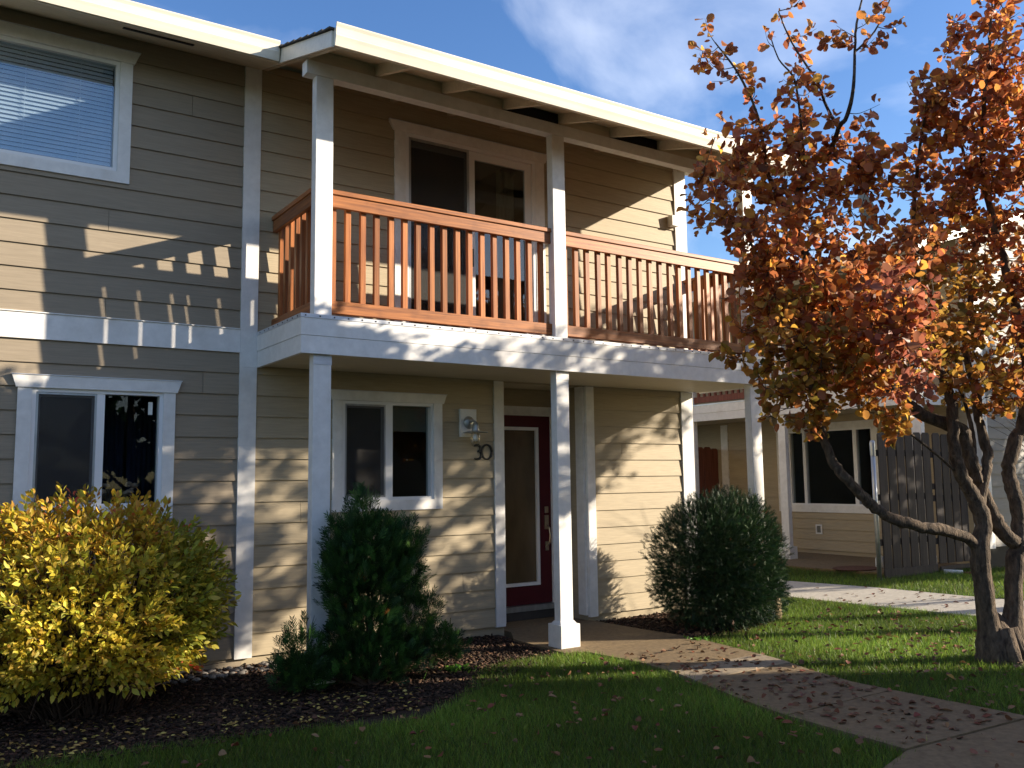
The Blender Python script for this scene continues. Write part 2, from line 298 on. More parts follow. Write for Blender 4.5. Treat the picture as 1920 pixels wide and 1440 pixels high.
sheet('walkway', WALK, 'walk', 0.024, skirt=0.06, cell=0.3); sheet('walkway', CROSS, 'path', 0.026, skirt=0.06)

# ------------------------------------------------------------------ apartment house
EXPO = 0.1778; ZSB = 0.1207
house = empty('apartment_house'); tag(house, 'two storey tan and taupe lap sided apartment house with cedar railed balcony', 'house')
def siding(parent, mat, s0, s1, z0, z1, openings, mp, zbase=ZSB, joints=None, expo=EXPO, seed=0):
    """lap siding: every board a wedge of its own; mp(s, d, z) maps along-wall, outward, up"""
    k0 = int(math.floor((z0 - zbase) / expo + 1e-6)); k = k0
    while zbase + k * expo < z1 - 1e-4:
        zb = zbase + k * expo; za, zt = max(zb, z0), min(zb + expo, z1); k += 1
        if zt - za < 0.015: continue
        full = [(s0, s1, za, zt)]
        for (a, b, c, d) in openings:
            nxt = []
            for (p, q, e, f) in full:
                if b <= p or a >= q or d <= e or c >= f: nxt.append((p, q, e, f)); continue
                if p < a: nxt.append((p, a, e, f))
                if q > b: nxt.append((b, q, e, f))
                if c > e + 0.01: nxt.append((max(p, a), min(q, b), e, c))
                if d < f - 0.01: nxt.append((max(p, a), min(q, b), d, f))
            full = nxt
        for (p, q, e, f) in full:
            cuts = [p] + [j for j in (joints or {}).get(k - 1, []) if p + .05 < j < q - .05] + [q]
            for a, b in zip(cuts[:-1], cuts[1:]):
                a2 = a + (0.0015 if a != p else 0); b2 = b - (0.0015 if b != q else 0)
                fr = lambda z: 0.024 - 0.014 * (z - zb) / expo
                top = f + (0.022 if f >= zb + expo - 1e-6 and f < z1 - 1e-4 else 0)
                d0, d1 = fr(e), fr(top)
                MB().hexa([mp(a2, d0 - .009, e), mp(b2, d0 - .009, e), mp(b2, d0, e), mp(a2, d0, e), mp(a2, max(d1 - .009, -.002), top), mp(b2, max(d1 - .009, -.002), top), mp(b2, d1, top), mp(a2, d1, top)]).build('siding_board', mat, parent)
FRONT = lambda s, d, z: (s, -d, z)
def backing(name, mat, parent, x0, x1, z0, z1, openings, y0=0.0, y1=0.12):
    xs = sorted({x0, x1, *[o[0] for o in openings], *[o[1] for o in openings]}); zs = sorted({z0, z1, *[o[2] for o in openings], *[o[3] for o in openings]})
    xs = [x for x in xs if x0 <= x <= x1]; zs = [z for z in zs if z0 <= z <= z1]
    m = MB()
    for a, b in zip(xs[:-1], xs[1:]):
        for c, d in zip(zs[:-1], zs[1:]):
            u, w = (a + b) / 2, (c + d) / 2
            if any(o[0] < u < o[1] and o[2] < w < o[3] for o in openings): continue
            m.box(a, b, y0, y1, c, d)
    return m.build(name, mat, parent)
# openings (inside the casings)
O_UL = (-1.30, 0.155, 3.98, 4.885); O_LL = (-0.367, 0.556, 1.352, 2.244); O_PW = (2.07, 2.986, 1.352, 2.244); O_SL = (2.69, 4.20, 2.80, 4.84); O_DR = (3.769, 4.811, -0.05, 2.50)
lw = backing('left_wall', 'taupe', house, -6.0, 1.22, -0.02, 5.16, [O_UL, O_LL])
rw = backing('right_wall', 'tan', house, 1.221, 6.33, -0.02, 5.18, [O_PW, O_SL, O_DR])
grow = lambda o, g=.05: (o[0] - g, o[1] + g, o[2] - g, o[3] + g)
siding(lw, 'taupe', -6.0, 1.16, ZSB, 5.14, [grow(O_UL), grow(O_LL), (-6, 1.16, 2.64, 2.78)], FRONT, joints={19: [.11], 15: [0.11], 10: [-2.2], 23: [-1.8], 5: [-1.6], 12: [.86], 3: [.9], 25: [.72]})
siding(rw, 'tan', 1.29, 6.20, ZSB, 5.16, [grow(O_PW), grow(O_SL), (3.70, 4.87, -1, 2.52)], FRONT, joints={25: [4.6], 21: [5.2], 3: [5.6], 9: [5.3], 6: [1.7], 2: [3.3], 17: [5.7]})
found = MB().box(-6, 3.72, 0.03, 0.115, -0.2, ZSB - .002).box(4.85, 6.3, 0.03, 0.115, -0.2, ZSB - .002).build('foundation', 'found', house)
# right end wall
side = MB().box(6.21, 6.329, 0.1205, 8, -.02, 5.18).build('end_wall', 'tan_y', house)
siding(side, 'tan_y', 0.0, 8.0, ZSB, 5.16, [], lambda s, d, z: (6.33 + d, s, z))
# vertical and horizontal trim boards
def trim(x0, x1, z0, z1, d=0.034, name='trim_board'): return box(name, 'white', house, x0, x1, -d, 0.002, z0, z1)
trim(1.153, 1.296, ZSB - .01, 2.485); trim(1.153, 1.296, 2.4865, 5.14)
box('band_board', 'white', house, -6, 1.1525, -.032, .002, 2.606, 2.80); box('band_flashing', 'white', house, -6, 1.1525, -.042, -.004, 2.801, 2.809)
trim(3.661, 3.769, ZSB - .008, 2.495); trim(4.811, 4.914, ZSB - .02, 2.495, .036)
trim(6.195, 6.352, ZSB - .01, 2.495, .036); trim(6.195, 6.352, 2.79, 5.14, .036)
box('corner_board', 'white', house, 6.3525, 6.372, -.036, .12, ZSB - .01, 2.495); box('corner_board', 'white', house, 6.3525, 6.372, -.036, .12, 2.79, 5.14)
# ---- windows
def ring(m, x0, x1, z0, z1, w, y0, y1, wt=None, wb=None):
    wt = wt or w; wb = wb or w
    m.box(x0, x0 + w, y0, y1, z0, z1); m.box(x1 - w, x1, y0, y1, z0, z1); m.box(x0 + w, x1 - w, y0, y1, z1 - wt, z1); m.box(x0 + w, x1 - w, y0, y1, z0, z0 + wb); return m
def header(parent, x0, x1, z0, z1, lean, y0=-.046, y1=.001):
    MB().hexa([(x0, y0, z0), (x1, y0, z0), (x1, y1, z0), (x0, y1, z0), (x0 - lean, y0 - .006, z1), (x1 + lean, y0 - .006, z1), (x1 + lean, y1, z1), (x0 - lean, y1, z1)]).build('header_board', 'white', parent)
    box('drip_cap', 'flash', parent, x0 - lean - .004, x1 + lean + .004, y0 - .012, y1, z1 + .0005, z1 + .006)
def casing(parent, o, wl_, wr_, wb, head, lean, name='window', zb=None):
    m = MB(); x0, x1, z0, z1 = o
    m.box(x0 - wl_, x0, -.036, .001, z0 - (wb or 0), z1); m.box(x1, x1 + wr_, -.036, .001, z0 - (wb or 0), z1)
    if wb: m.box(x0, x1, -.036, .001, z0 - wb, z0)
    if not wb: m.box(x0, x1, -.036, .001, z0 - .012, z0 - .0005)
    w = m.build(name, 'white', parent); header(w, x0 - wl_ - .012, x1 + wr_ + .012, z1, z1 + head, lean)
    return w
def room(parent, o, depth=3.0, mat='room', pad=0.35, y0=0.125, zfloor=None):
    x0, x1, z0, z1 = o[0] - pad, o[1] + pad, (o[2] - pad if zfloor is None else zfloor), o[3] + pad
    v = [(x0, y0, z0), (x1, y0, z0), (x1, y0, z1), (x0, y0, z1), (x0, depth, z0), (x1, depth, z0), (x1, depth, z1), (x0, depth, z1)]
    return MB().poly(v, [(4, 5, 6, 7), (0, 4, 7, 3), (1, 2, 6, 5), (0, 1, 5, 4), (3, 7, 6, 2)]).build('room_wall', mat, parent)
def slider_window(parent, o, mull, left_screen=True):
    x0, x1, z0, z1 = o; a, b = mull
    ring(MB(), x0, x1, z0, z1, .028, -.022, .07).build('frame', 'vinyl', parent)
    MB().box(a, b, -.016, .06, z0 + .028, z1 - .028).build('mullion', 'vinyl', parent)
    s = ring(MB(), x0 + .030, a - .001, z0 + .030, z1 - .030, .030, .012, .034).build('sash', 'vinyl', parent)
    box('pane', 'glass', parent, x0 + .060, a - .031, .020, .024, z0 + .060, z1 - .060)
    box('pane', 'glass', parent, b + .0005, x1 - .0285, .036, .040, z0 + .0285, z1 - .0285)
    if left_screen:
        ring(MB(), x0 + .029, a - .0005, z0 + .029, z1 - .029, .016, -.014, -.006).build('screen_frame', 'galv', parent)
        box('screen', 'screen', parent, x0 + .045, a - .0165, -.0105, -.0095, z0 + .045, z1 - .045)
wUL = casing(house, O_UL, .09, .093, .088, .094, .038)
ring(MB(), *O_UL, .03, -.020, .07).build('frame', 'vinyl', wUL); box('pane', 'glass_up', wUL, O_UL[0] + .03, O_UL[1] - .03, .016, .020, O_UL[2] + .03, O_UL[3] - .03)
sl0 = None
for i in range(25):
    z = 4.02 + i * 0.0345
    if sl0 is None: sl0 = MB().hexa([(-1.24, -.010, -.019), (.115, -.010, -.019), (.115, .010, .015), (-1.24, .010, .015), (-1.24, -.012, -.017), (.115, -.012, -.017), (.115, .008, .017), (-1.24, .008, .017)]).build('blind_slat', 'blind', wUL); sl0.location = (0, .055, z)
    else: share(sl0, 'blind_slat', wUL, (0, .055, z))
for xx in (-.85, -.5, -.12): MB().tube([(xx, .034, 4.0), (xx, .034, 4.86)], .0025, 5).build('blind_cord', 'vinyl', wUL)
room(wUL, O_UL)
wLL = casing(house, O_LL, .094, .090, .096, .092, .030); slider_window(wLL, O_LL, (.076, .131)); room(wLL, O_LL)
box('window_tag', 'plastic', wLL, .455, .487, .030, .0345, 2.07, 2.17)
for k in range(2):
    m = MB(); n = 26; x0 = .12 + k * .26
    pts = [(x0 + .24 * i / n, .42 + .018 * math.sin(i * 1.5 + k)) for i in range(n + 1)]
    m.poly([(x, y, 1.25) for x, y in pts] + [(x, y, 2.35) for x, y in pts], [(i, i + 1, n + 2 + i, n + 1 + i) for i in range(n)]); m.build('curtain', 'curtain', wLL, True)
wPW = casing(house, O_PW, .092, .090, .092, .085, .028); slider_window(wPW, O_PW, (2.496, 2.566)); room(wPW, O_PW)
box('roller_shade', 'shade', wPW, O_PW[0] + .03, O_PW[1] - .03, .075, .079, 1.98, 2.24)
# ---- balcony sliding door
wSL = casing(house, O_SL, .112, .113, 0, .09, .05, name='sliding_door')
ring(MB(), *O_SL, .035, -.03, .09).build('frame', 'vinyl', wSL)
ring(MB(), 2.726, 3.45, 2.836, 4.804, .060, .040, .075).build('door_panel', 'vinyl', wSL); ring(MB(), 3.40, 4.164, 2.836, 4.804, .075, -.004, .034).build('door_panel', 'vinyl', wSL)
box('pane', 'glass_door', wSL, 2.786, 3.39, .056, .060, 2.896, 4.744); box('pane', 'glass_door', wSL, 3.475, 4.089, .014, .018, 2.911, 4.729)
ring(MB(), 2.726, 3.40, 2.836, 4.804, .026, -.022, -.008).build('screen_frame', 'galv', wSL); box('screen', 'screen', wSL, 2.752, 3.374, -.0155, -.0145, 2.862, 4.778)
box('door_pull', 'dark', wSL, 3.425, 3.445, -.03, -.0045, 3.62, 3.80, .004)
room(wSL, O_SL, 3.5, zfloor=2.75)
m = MB(); n = 20; pts = [(3.86 + .22 * i / n, .20 + .02 * math.sin(i * 1.6)) for i in range(n + 1)]
m.poly([(x, y, 2.8) for x, y in pts] + [(x, y, 4.75) for x, y in pts], [(i, i + 1, n + 2 + i, n + 1 + i) for i in range(n)]).build('drape', 'drape', wSL, True)
# ---- door recess
rc = MB().box(4.8115, 4.87, .1205, .62, -.02, 2.50).box(3.70, 3.7685, .1205, .62, -.02, 2.50).build('recess_wall', 'tan_y', house)
siding(rc, 'tan_y', .126, .50, ZSB + .03, 2.49, [], lambda s, d, z: (4.8115 - d, s, z))
siding(rc, 'tan_y', .126, .50, ZSB + .03, 2.49, [], lambda s, d, z: (3.7685 + d, s, z))
box('corner_board', 'white', house, 4.782, 4.8105, .0025, .125, ZSB - .004, 2.495); box('corner_board', 'white', house, 3.7695, 3.797, .0025, .125, ZSB + .01, 2.495)
rb = MB().box(3.769, 4.811, .56, .62, 2.19, 2.50).build('recess_wall', 'tan', house)
siding(rb, 'tan', 3.797, 4.785, 2.31, 2.49, [], lambda s, d, z: (s, .56 - d, z), zbase=2.31, expo=.185)
box('door_header', 'white', house, 3.797, 4.785, .515, .559, 2.222, 2.308)
door = MB(); ring(door, 3.800, 4.717, .210, 2.205, .178, .50, .545, .14, .21); door = door.build('front_door', 'reddoor', house)
ring(MB(), 3.962, 4.555, .405, 2.082, .034, .484, .512).build('glazing_bead', 'vinyl', door)
box('pane', 'frost', door, 3.990, 4.527, .516, .522, .43, 2.055)
jm = MB().box(3.769, 3.799, .49, .559, .14, 2.222).box(4.718, 4.784, .49, .559, .14, 2.222).box(3.799, 4.718, .49, .559, 2.207, 2.222).build('door_jamb', 'white', house)
box('threshold', 'galv', house, 3.80, 4.78, .44, .60, .150, .205)
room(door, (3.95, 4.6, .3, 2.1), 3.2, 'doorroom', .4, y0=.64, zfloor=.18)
hs = MB().box(4.628, 4.672, .482, .4995, 1.160, 1.228).build('deadbolt', 'nickel', door, bevel=.004)
hp = MB().box(4.626, 4.674, .484, .4995, .985, 1.136).box(4.632, 4.672, .484, .4995, .760, .855).tube([(4.650, .486, 1.03), (4.650, .440, 1.0), (4.652, .432, .93), (4.652, .440, .85), (4.652, .486, .80)], .010, 8).build('door_handle', 'nickel', door, bevel=.002)
box('recess_ceiling', 'soffit', house, 3.7695, 4.8105, .003, .62, 2.5005, 2.513)
box('stoop', 'found', house, 3.79, 4.80, .452, .64, -.05, .149)
# ---- house number and small fittings
def digit(paths, name, x, z, sc):
    m = MB()
    for pts, r in paths: m.tube([(x + sc * px, -.028, z + sc * pz) for px, pz in pts], [sc * q for q in r], 6)
    for i, v in enumerate(m.v): m.v[i] = (v[0], -.026 + (v[1] + .028) * .45, v[2])
    return m.build(name, 'dark', house, True)
circ = lambda cx, cz, rx, rz, a0, a1, n: [(cx + rx * math.cos(math.radians(a0 + (a1 - a0) * i / n)), cz + rz * math.sin(math.radians(a0 + (a1 - a0) * i / n))) for i in range(n + 1)]
o0 = circ(0, .5, .40, .48, 0, 360, 28); digit([(o0, [.055 + .045 * abs(math.cos(2 * math.pi * i / 28)) for i in range(29)])], 'house_number', 3.574, 1.722, .145)
t3 = circ(0, .74, .26, .22, 150, -80, 14) + circ(0, .28, .33, .27, 80, -130, 18); digit([(t3, [.05 + .04 * abs(math.sin(i * .19)) for i in range(len(t3))])], 'house_number', 3.462, 1.722, .145)
box('junction_box', 'white', house, 6.085, 6.19, -.10, -.012, 4.42, 4.545, .006)
MB().tube([(4.385, -.04, 4.45), (4.385, -.04, 4.82)], .016, 8).build('conduit', 'soffit', house)

# ---- balcony
DX0, DX1, DY = 1.2965, 6.517, -1.067
balc = MB().box(DX0 + .03, DX1 - .03, DY + .03, -.0365, 2.515, 2.765).build('balcony', 'soffit', house)
fl = 14
for i in range(fl):
    y0 = -.045 - i * (1.0 / fl); box('deck_plank', 'cedar_x', balc, DX0 + .035, DX1 - .035, y0 - 1.0 / fl + .006, y0, 2.766, 2.784)
def rim(z0, z1, e):
    box('rim_board', 'white', balc, DX0 - e, DX1 + e, DY - e, DY + .029, z0, z1)
    box('rim_board', 'white', balc, DX0 - e, DX0 + .0295, DY + .0295, -.0355, z0, z1); box('rim_board', 'white', balc, DX1 - .0295, DX1 + e, DY + .0295, -.0375, z0, z1)
rim(2.487, 2.6225, 0.0); rim(2.6245, 2.757, .004)
box('flashing', 'flash', balc, DX0 - .008, DX1 + .008, DY - .009, DY + .05, 2.7575, 2.7865); box('flashing', 'flash', balc, DX0 - .008, DX0 + .05, DY + .0505, -.036, 2.7575, 2.7865); box('flashing', 'flash', balc, DX1 - .05, DX1 + .008, DY + .0505, -.036, 2.7575, 2.7865)
sc = MB()
for i in range(46): x = DX0 + .03 + i * .115; sc.box(x - .005, x + .005, DY - .012, DY - .0085, 2.767, 2.777)
for i in range(9): y = DY + .06 + i * .11; sc.box(DX0 - .011, DX0 - .0075, y - .005, y + .005, 2.767, 2.777)
sc.build('screws', 'dark', balc)['kind'] = 'stuff'
MB().box(DX0 + .0305, DX1 - .0305, DY + .0305, -.0375, 2.498, 2.5145).build('soffit', 'soffit', balc)
PX = [(1.41, 1.553), (3.686, 3.826), (6.226, 6.376)]; PY0, PY1 = -1.030, -.942
for a, b in PX:
    box('post', 'white', balc, a, b, PY0, PY1, 2.787, 4.690, .004)
    lp = box('porch_post', 'white', house, a, b, PY0, PY1, .04, 2.497, .004)
    xm, ym = (a + b) / 2, (PY0 + PY1) / 2
    MB().box(xm - .105, xm + .105, ym - .095, ym + .095, .062, .262).hexa([(xm - .088, ym - .072, .2625), (xm + .088, ym - .072, .2625), (xm + .088, ym + .072, .2625), (xm - .088, ym + .072, .2625), (xm - .075, ym - .05, .288), (xm + .075, ym - .05, .288), (xm + .075, ym + .05, .288), (xm - .075, ym + .05, .288)]).build('post_base', 'white', lp, bevel=.004)
    MB().box(a - .002, b + .002, PY0 - .003, PY0 - .0005, 2.41, 2.478).build('post_plate', 'flash' if a < 2 else 'white', lp)
# railings
def rail_x(x0, x1, n):
    box('cap_rail', 'cedar_x', balc, x0, x1, -1.000, -.900, 3.768, 3.806, .004); box('top_rail', 'cedar_x', balc, x0 + .001, x1 - .001, -.986, -.949, 3.668, 3.7675, .003); box('bottom_rail', 'cedar_x', balc, x0 + .001, x1 - .001, -.988, -.949, 2.822, 2.922, .003)
    p = (x1 - x0) / n
    for i in range(n): x = x0 + p * (i + .35) + random.uniform(-.004, .004); box('baluster', 'cedar_z', balc, x - .0215, x + .0215, -.9485, -.909, 2.835, 3.766)
rail_x(1.5535, 3.6855, 17); rail_x(3.8265, 6.2255, 18)
def rail_y(x0, y0, y1, n, sgn):
    a, b = sorted((x0, x0 + sgn * .038)); c, d = sorted((x0 + sgn * .0385, x0 + sgn * .075))
    box('cap_rail', 'cedar_y', balc, min(a, c) - .012, max(b, d) + .012, y0, y1, 3.768, 3.806, .004); box('top_rail', 'cedar_y', balc, a, b, y0 + .001, y1 - .001, 3.668, 3.7675, .003); box('bottom_rail', 'cedar_y', balc, a, b, y0 + .001, y1 - .001, 2.800, 2.905, .003)
    p = (y1 - y0) / n
    for i in range(n): y = y0 + p * (i + .5); box('baluster', 'cedar_z', balc, c, d, y - .0215, y + .0215, 2.82, 3.766)
rail_y(1.412, -.9415, -.036, 7, 1); rail_y(6.372, -.9415, -.037, 8, -1)

# ---- roofs
SL = 0.30; zs = lambda y: 4.712 + SL * (y + 1.66)          # underside of the roof deck
def porch_roof(parent, x0, x1, yf=-1.66, yr=4.2, beam=(1.328, 6.40), posts=None, vents=(2, 5), shingle='shingle', rafters=None, left_rake=True, right_rake=True, name='porch_roof', ncourse=16, slope_back=True):
    """shed roof plane rising to the ridge: deck, rafters, blocking, beam, rakes, gutter, shingle courses"""
    r = MB().hexa([(x0, yf, zs(yf)), (x1, yf, zs(yf)), (x1, yr, zs(yr)), (x0, yr, zs(yr)), (x0, yf, zs(yf) + .022), (x1, yf, zs(yf) + .022), (x1, yr, zs(yr) + .022), (x0, yr, zs(yr) + .022)]).build(name, 'soffit', parent)
    xs_ = rafters or [x0 + .02 + i * .62 for i in range(int((x1 - x0) / .62) + 1)]
    for x in xs_: MB().hexa([(x - .02, yf + .02, zs(yf + .02) - .09), (x + .02, yf + .02, zs(yf + .02) - .09), (x + .02, -.02, zs(-.02) - .09), (x - .02, -.02, zs(-.02) - .09), (x - .02, yf + .02, zs(yf + .02) - .001), (x + .02, yf + .02, zs(yf + .02) - .001), (x + .02, -.02, zs(-.02) - .001), (x - .02, -.02, zs(-.02) - .001)]).build('rafter', 'soffit', r)
    if beam:
        box('beam', 'white', r, beam[0], beam[1], -1.035, -.935, 4.6905, 4.80, .003)
        for i, (a, b) in enumerate(zip(xs_[:-1], xs_[1:])):
            box('vent' if i in vents else 'blocking', 'vent' if i in vents else 'soffit', r, a + .0205, b - .0205, -1.02, -.98, 4.8005, zs(-1.02) - .002)
    box('fascia', 'cream', r, x0, x1, yf - .022, yf - .001, zs(yf) - .095, zs(yf) + .02)
    gp = [(yf - .0225, zs(yf) - .092), (yf - .036, zs(yf) - .100), (yf - .048, zs(yf) - .102), (yf - .060, zs(yf) - .055), (yf - .068, zs(yf) - .030), (yf - .0655, zs(yf) - .024), (yf - .070, zs(yf) + .030), (yf - .078, zs(yf) + .052), (yf - .078, zs(yf) + .062), (yf - .064, zs(yf) + .062), (yf - .060, zs(yf) + .03), (yf - .0225, zs(yf) + .03)]
    MB().extrude(gp, x0 - .006, x1 + .006).build('gutter', 'cream', r)
    for side_, xx in (('l', x0), ('r', x1)):
        if (side_ == 'l' and not left_rake) or (side_ == 'r' and not right_rake): continue
        a, b = (xx - .022, xx - .0005) if side_ == 'l' else (xx + .0005, xx + .022); ye = yr
        MB().hexa([(a, yf - .02, zs(yf - .02) - .098), (b, yf - .02, zs(yf - .02) - .098), (b, ye, zs(ye) - .098), (a, ye, zs(ye) - .098), (a, yf - .02, zs(yf - .02) + .022), (b, yf - .02, zs(yf - .02) + .022), (b, ye, zs(ye) + .022), (a, ye, zs(ye) + .022)]).build('rake_board', 'cream', r)
    c0 = None; st = .145
    for i in range(ncourse):
        y = yf - .035 + i * st
        MB().hexa([(x0 - .045, y, zs(y) + .030), (x1 + .04, y, zs(y) + .030), (x1 + .04, y + st + .03, zs(y + st + .03) + .024), (x0 - .045, y + st + .03, zs(y + st + .03) + .024), (x0 - .045, y, zs(y) + .046), (x1 + .04, y, zs(y) + .046), (x1 + .04, y + st + .03, zs(y + st + .03) + .029), (x0 - .045, y + st + .03, zs(y + st + .03) + .029)]).build('shingle_course', shingle, r)
    y = yf - .035 + ncourse * st
    if y < yr: MB().hexa([(x0 - .04, y + .03, zs(y + .03) + .024), (x1 + .04, y + .03, zs(y + .03) + .024), (x1 + .04, yr, zs(yr) + .024), (x0 - .04, yr, zs(yr) + .024), (x0 - .04, y + .03, zs(y + .03) + .036), (x1 + .04, y + .03, zs(y + .03) + .036), (x1 + .04, yr, zs(yr) + .036), (x0 - .04, yr, zs(yr) + .036)]).build('shingle_field', shingle, r)
    return r
porch_roof(house, 1.290, 6.46, rafters=[1.33, 1.93, 2.55, 3.17, 3.79, 4.41, 5.03, 5.65, 6.27], vents=(3, 5))
yl = -.54
mr = MB().hexa([(-6, yl, zs(yl)), (1.265, yl, zs(yl)), (1.265, 4.2, zs(4.2)), (-6, 4.2, zs(4.2)), (-6, yl, zs(yl) + .022), (1.265, yl, zs(yl) + .022), (1.265, 4.2, zs(4.2) + .022), (-6, 4.2, zs(4.2) + .022)]).build('main_roof', 'soffit', house)
MB().hexa([(-6, yl, zs(yl) - .098), (1.266, yl, zs(yl) - .098), (1.266, -.003, zs(-.003) - .098), (-6, -.003, zs(-.003) - .098), (-6, yl, zs(yl) - .086), (1.266, yl, zs(yl) - .086), (1.266, -.003, zs(-.003) - .086), (-6, -.003, zs(-.003) - .086)]).build('soffit', 'soffit', mr)
for a, b in ((.10, .62), (-1.9, -1.3)): MB().hexa([(a, yl + .09, zs(yl + .09) - .106), (b, yl + .09, zs(yl + .09) - .106), (b, yl + .15, zs(yl + .15) - .106), (a, yl + .15, zs(yl + .15) - .106), (a, yl + .09, zs(yl + .09) - .0985), (b, yl + .09, zs(yl + .09) - .0985), (b, yl + .15, zs(yl + .15) - .0985), (a, yl + .15, zs(yl + .15) - .0985)]).build('soffit_vent', 'vent', mr)
box('fascia', 'cream', mr, -6, 1.262, yl - .022, yl - .001, zs(yl) - .10, zs(yl) + .02)
zz = zs(yl); MB().extrude([(yl - .0225, zz - .092), (yl - .036, zz - .100), (yl - .048, zz - .102), (yl - .060, zz - .055), (yl - .068, zz - .030), (yl - .0655, zz - .024), (yl - .070, zz + .030), (yl - .078, zz + .052), (yl - .078, zz + .062), (yl - .064, zz + .062), (yl - .060, zz + .03), (yl - .0225, zz + .03)], -6, 1.258).build('gutter', 'cream', mr)
for i in range(5):
    y = yl - .035 + i * .145
    MB().hexa([(-6, y, zs(y) + .030), (1.244, y, zs(y) + .030), (1.244, y + .175, zs(y + .175) + .024), (-6, y + .175, zs(y + .175) + .024), (-6, y, zs(y) + .046), (1.244, y, zs(y) + .046), (1.244, y + .175, zs(y + .175) + .029), (-6, y + .175, zs(y + .175) + .029)]).build('shingle_course', 'shingle', mr)
MB().hexa([(-6, .2, zs(.2) + .024), (1.244, .2, zs(.2) + .024), (1.244, 4.2, zs(4.2) + .024), (-6, 4.2, zs(4.2) + .024), (-6, .2, zs(.2) + .036), (1.244, .2, zs(.2) + .036), (1.244, 4.2, zs(4.2) + .036), (-6, 4.2, zs(4.2) + .036)]).build('shingle_field', 'shingle', mr)
MB().hexa([(-6, 4.21, zs(4.2)), (6.46, 4.21, zs(4.2)), (6.46, 9.4, zs(4.2) - 1.5), (-6, 9.4, zs(4.2) - 1.5), (-6, 4.21, zs(4.2) + .05), (6.46, 4.21, zs(4.2) + .05), (6.46, 9.4, zs(4.2) - 1.45), (-6, 9.4, zs(4.2) - 1.45)]).build('rear_roof', 'shingle', house)
# attic gable of the end wall
MB().poly([(6.30, .001, 5.18), (6.30, 8, 5.18), (6.30, 4.2, zs(4.2) - .11), (6.325, .001, 5.18), (6.325, 8, 5.18), (6.325, 4.2, zs(4.2) - .11)], [(0, 1, 2), (5, 4, 3), (0, 3, 4, 1), (1, 4, 5, 2), (2, 5, 3, 0)]).build('gable_wall', 'tan_y', house)

# ---- wall lamp beside the door
lamp = empty('wall_lamp', (3.36, 0, 1.93)); tag(lamp, 'wall lamp with round disc shade and clear glass jar beside the front door', 'lamp')
def lo(mb, name, mat, **k):
    mb.v = [(x - 3.36, y, z - 1.93) for x, y, z in mb.v]; return mb.build(name, mat, lamp, **k)
lo(MB().box(3.268, 3.452, -.040, -.012, 1.935, 2.205), 'mounting_block', 'white', bevel=.004)
cn = MB().lathe([(0.001, .0), (.058, .0), (.062, .008), (.050, .020), (.030, .030), (.001, .032)], n=20); cn.v = [(3.36 + a, -.041 - c, 2.075 + b) for a, b, c in cn.v]; lo(cn, 'canopy', 'galv', smooth=True)
lo(MB().tube([(3.36, -.06, 2.075), (3.36, -.12, 2.085), (3.36, -.165, 2.075), (3.36, -.17, 2.05)], .012, 8), 'arm', 'galv', smooth=True)
lo(MB().lathe([(.001, .09), (.024, .088), (.030, .06), (.034, .03), (.040, .004), (.036, 0), (.001, 0)], (3.36, -.17, 1.978), 18), 'socket', 'galv', smooth=True)
lo(MB().lathe([(.03, .012), (.118, -.002), (.120, -.006), (.03, .006)], (3.36, -.17, 1.978), 24), 'shade', 'galv', smooth=True)
lo(MB().lathe([(.040, 0), (.046, -.02), (.046, -.085), (.038, -.118), (.018, -.134), (.001, -.136)], (3.36, -.17, 1.970), 18), 'jar', 'jar', smooth=True)
lo(MB().lathe([(.012, 0), (.016, -.02), (.026, -.05), (.022, -.075), (.001, -.085)], (3.36, -.17, 1.972), 14), 'bulb', 'bulb', smooth=True)
# flowers on the sill inside the taupe wall window
def flowers(x, y, z, n, r, label):
    e = empty('flower_vase', (x, y, z)); tag(e, label, 'vase')
    MB().lathe([(.02, 0), (.035, .01), (.04, .06), (.022, .11), (.028, .13)], n=14).build('vase', 'plastic', e, True)
    m = MB()
    for i in range(n):
        a, t = random.uniform(0, 6.28), random.uniform(0, 1); q = (r * t * math.cos(a), r * .6 * t * math.sin(a), .2 + random.uniform(-.03, .06)); s = random.uniform(.018, .034)
        m.lathe([(.001, -s * .6), (s, -.2 * s), (s * .8, s * .4), (.001, s * .6)], q, 7)
    m.build('blossoms', 'petal', e); return e
flowers(.10, .22, 1.2755, 26, .12, 'dried blossom bunch in a vase behind the middle bar of the taupe wall window'); flowers(.36, .20, 1.2755, 9, .05, 'small flower vase behind the right pane of the taupe wall window')
tb = empty('sill_table', (.08, .3, .85)); tag(tb, 'dim table standing inside the taupe wall window', 'table')
MB().box(-.40, .44, -.16, .2, .395, .425).build('table_top', 'room', tb)
for sx in (-.36, .40):
    for sy in (-.13, .17): MB().box(sx - .02, sx + .02, sy - .02, sy + .02, .16, .3945).build('leg', 'room', tb)

# ------------------------------------------------------------------ second apartment building (faces -X): local x runs towards -Y, local y towards +X
b2 = empty('apartment_building', (12.1, 0, 0.0), -math.pi / 2); tag(b2, 'neighbouring apartment building with covered patio, mossy roof and red railed deck', 'building')
BW = (-3.27, -1.56, 1.005, 2.315)
w2 = backing('patio_wall', 'tan', b2, -9.0, .20, .05, 5.2, [BW])
siding(w2, 'tan', -9.0, .06, .24, 5.1, [grow(BW, .08)], FRONT, zbase=.24)
MB().box(-9, .2, .03, .115, -.2, .236).build('foundation', 'found', b2)
e2 = MB().box(.2005, .229, -.0, 9.0, .44, 5.2).build('end_wall', 'taupe_y', b2)
siding(e2, 'taupe_y', .17, 9.0, .44, 5.1, [], lambda s, d, z: (.23 + d, s, z), zbase=.44)
MB().box(.12, .21, .03, 9.0, -.2, .437).build('foundation', 'vent', b2)
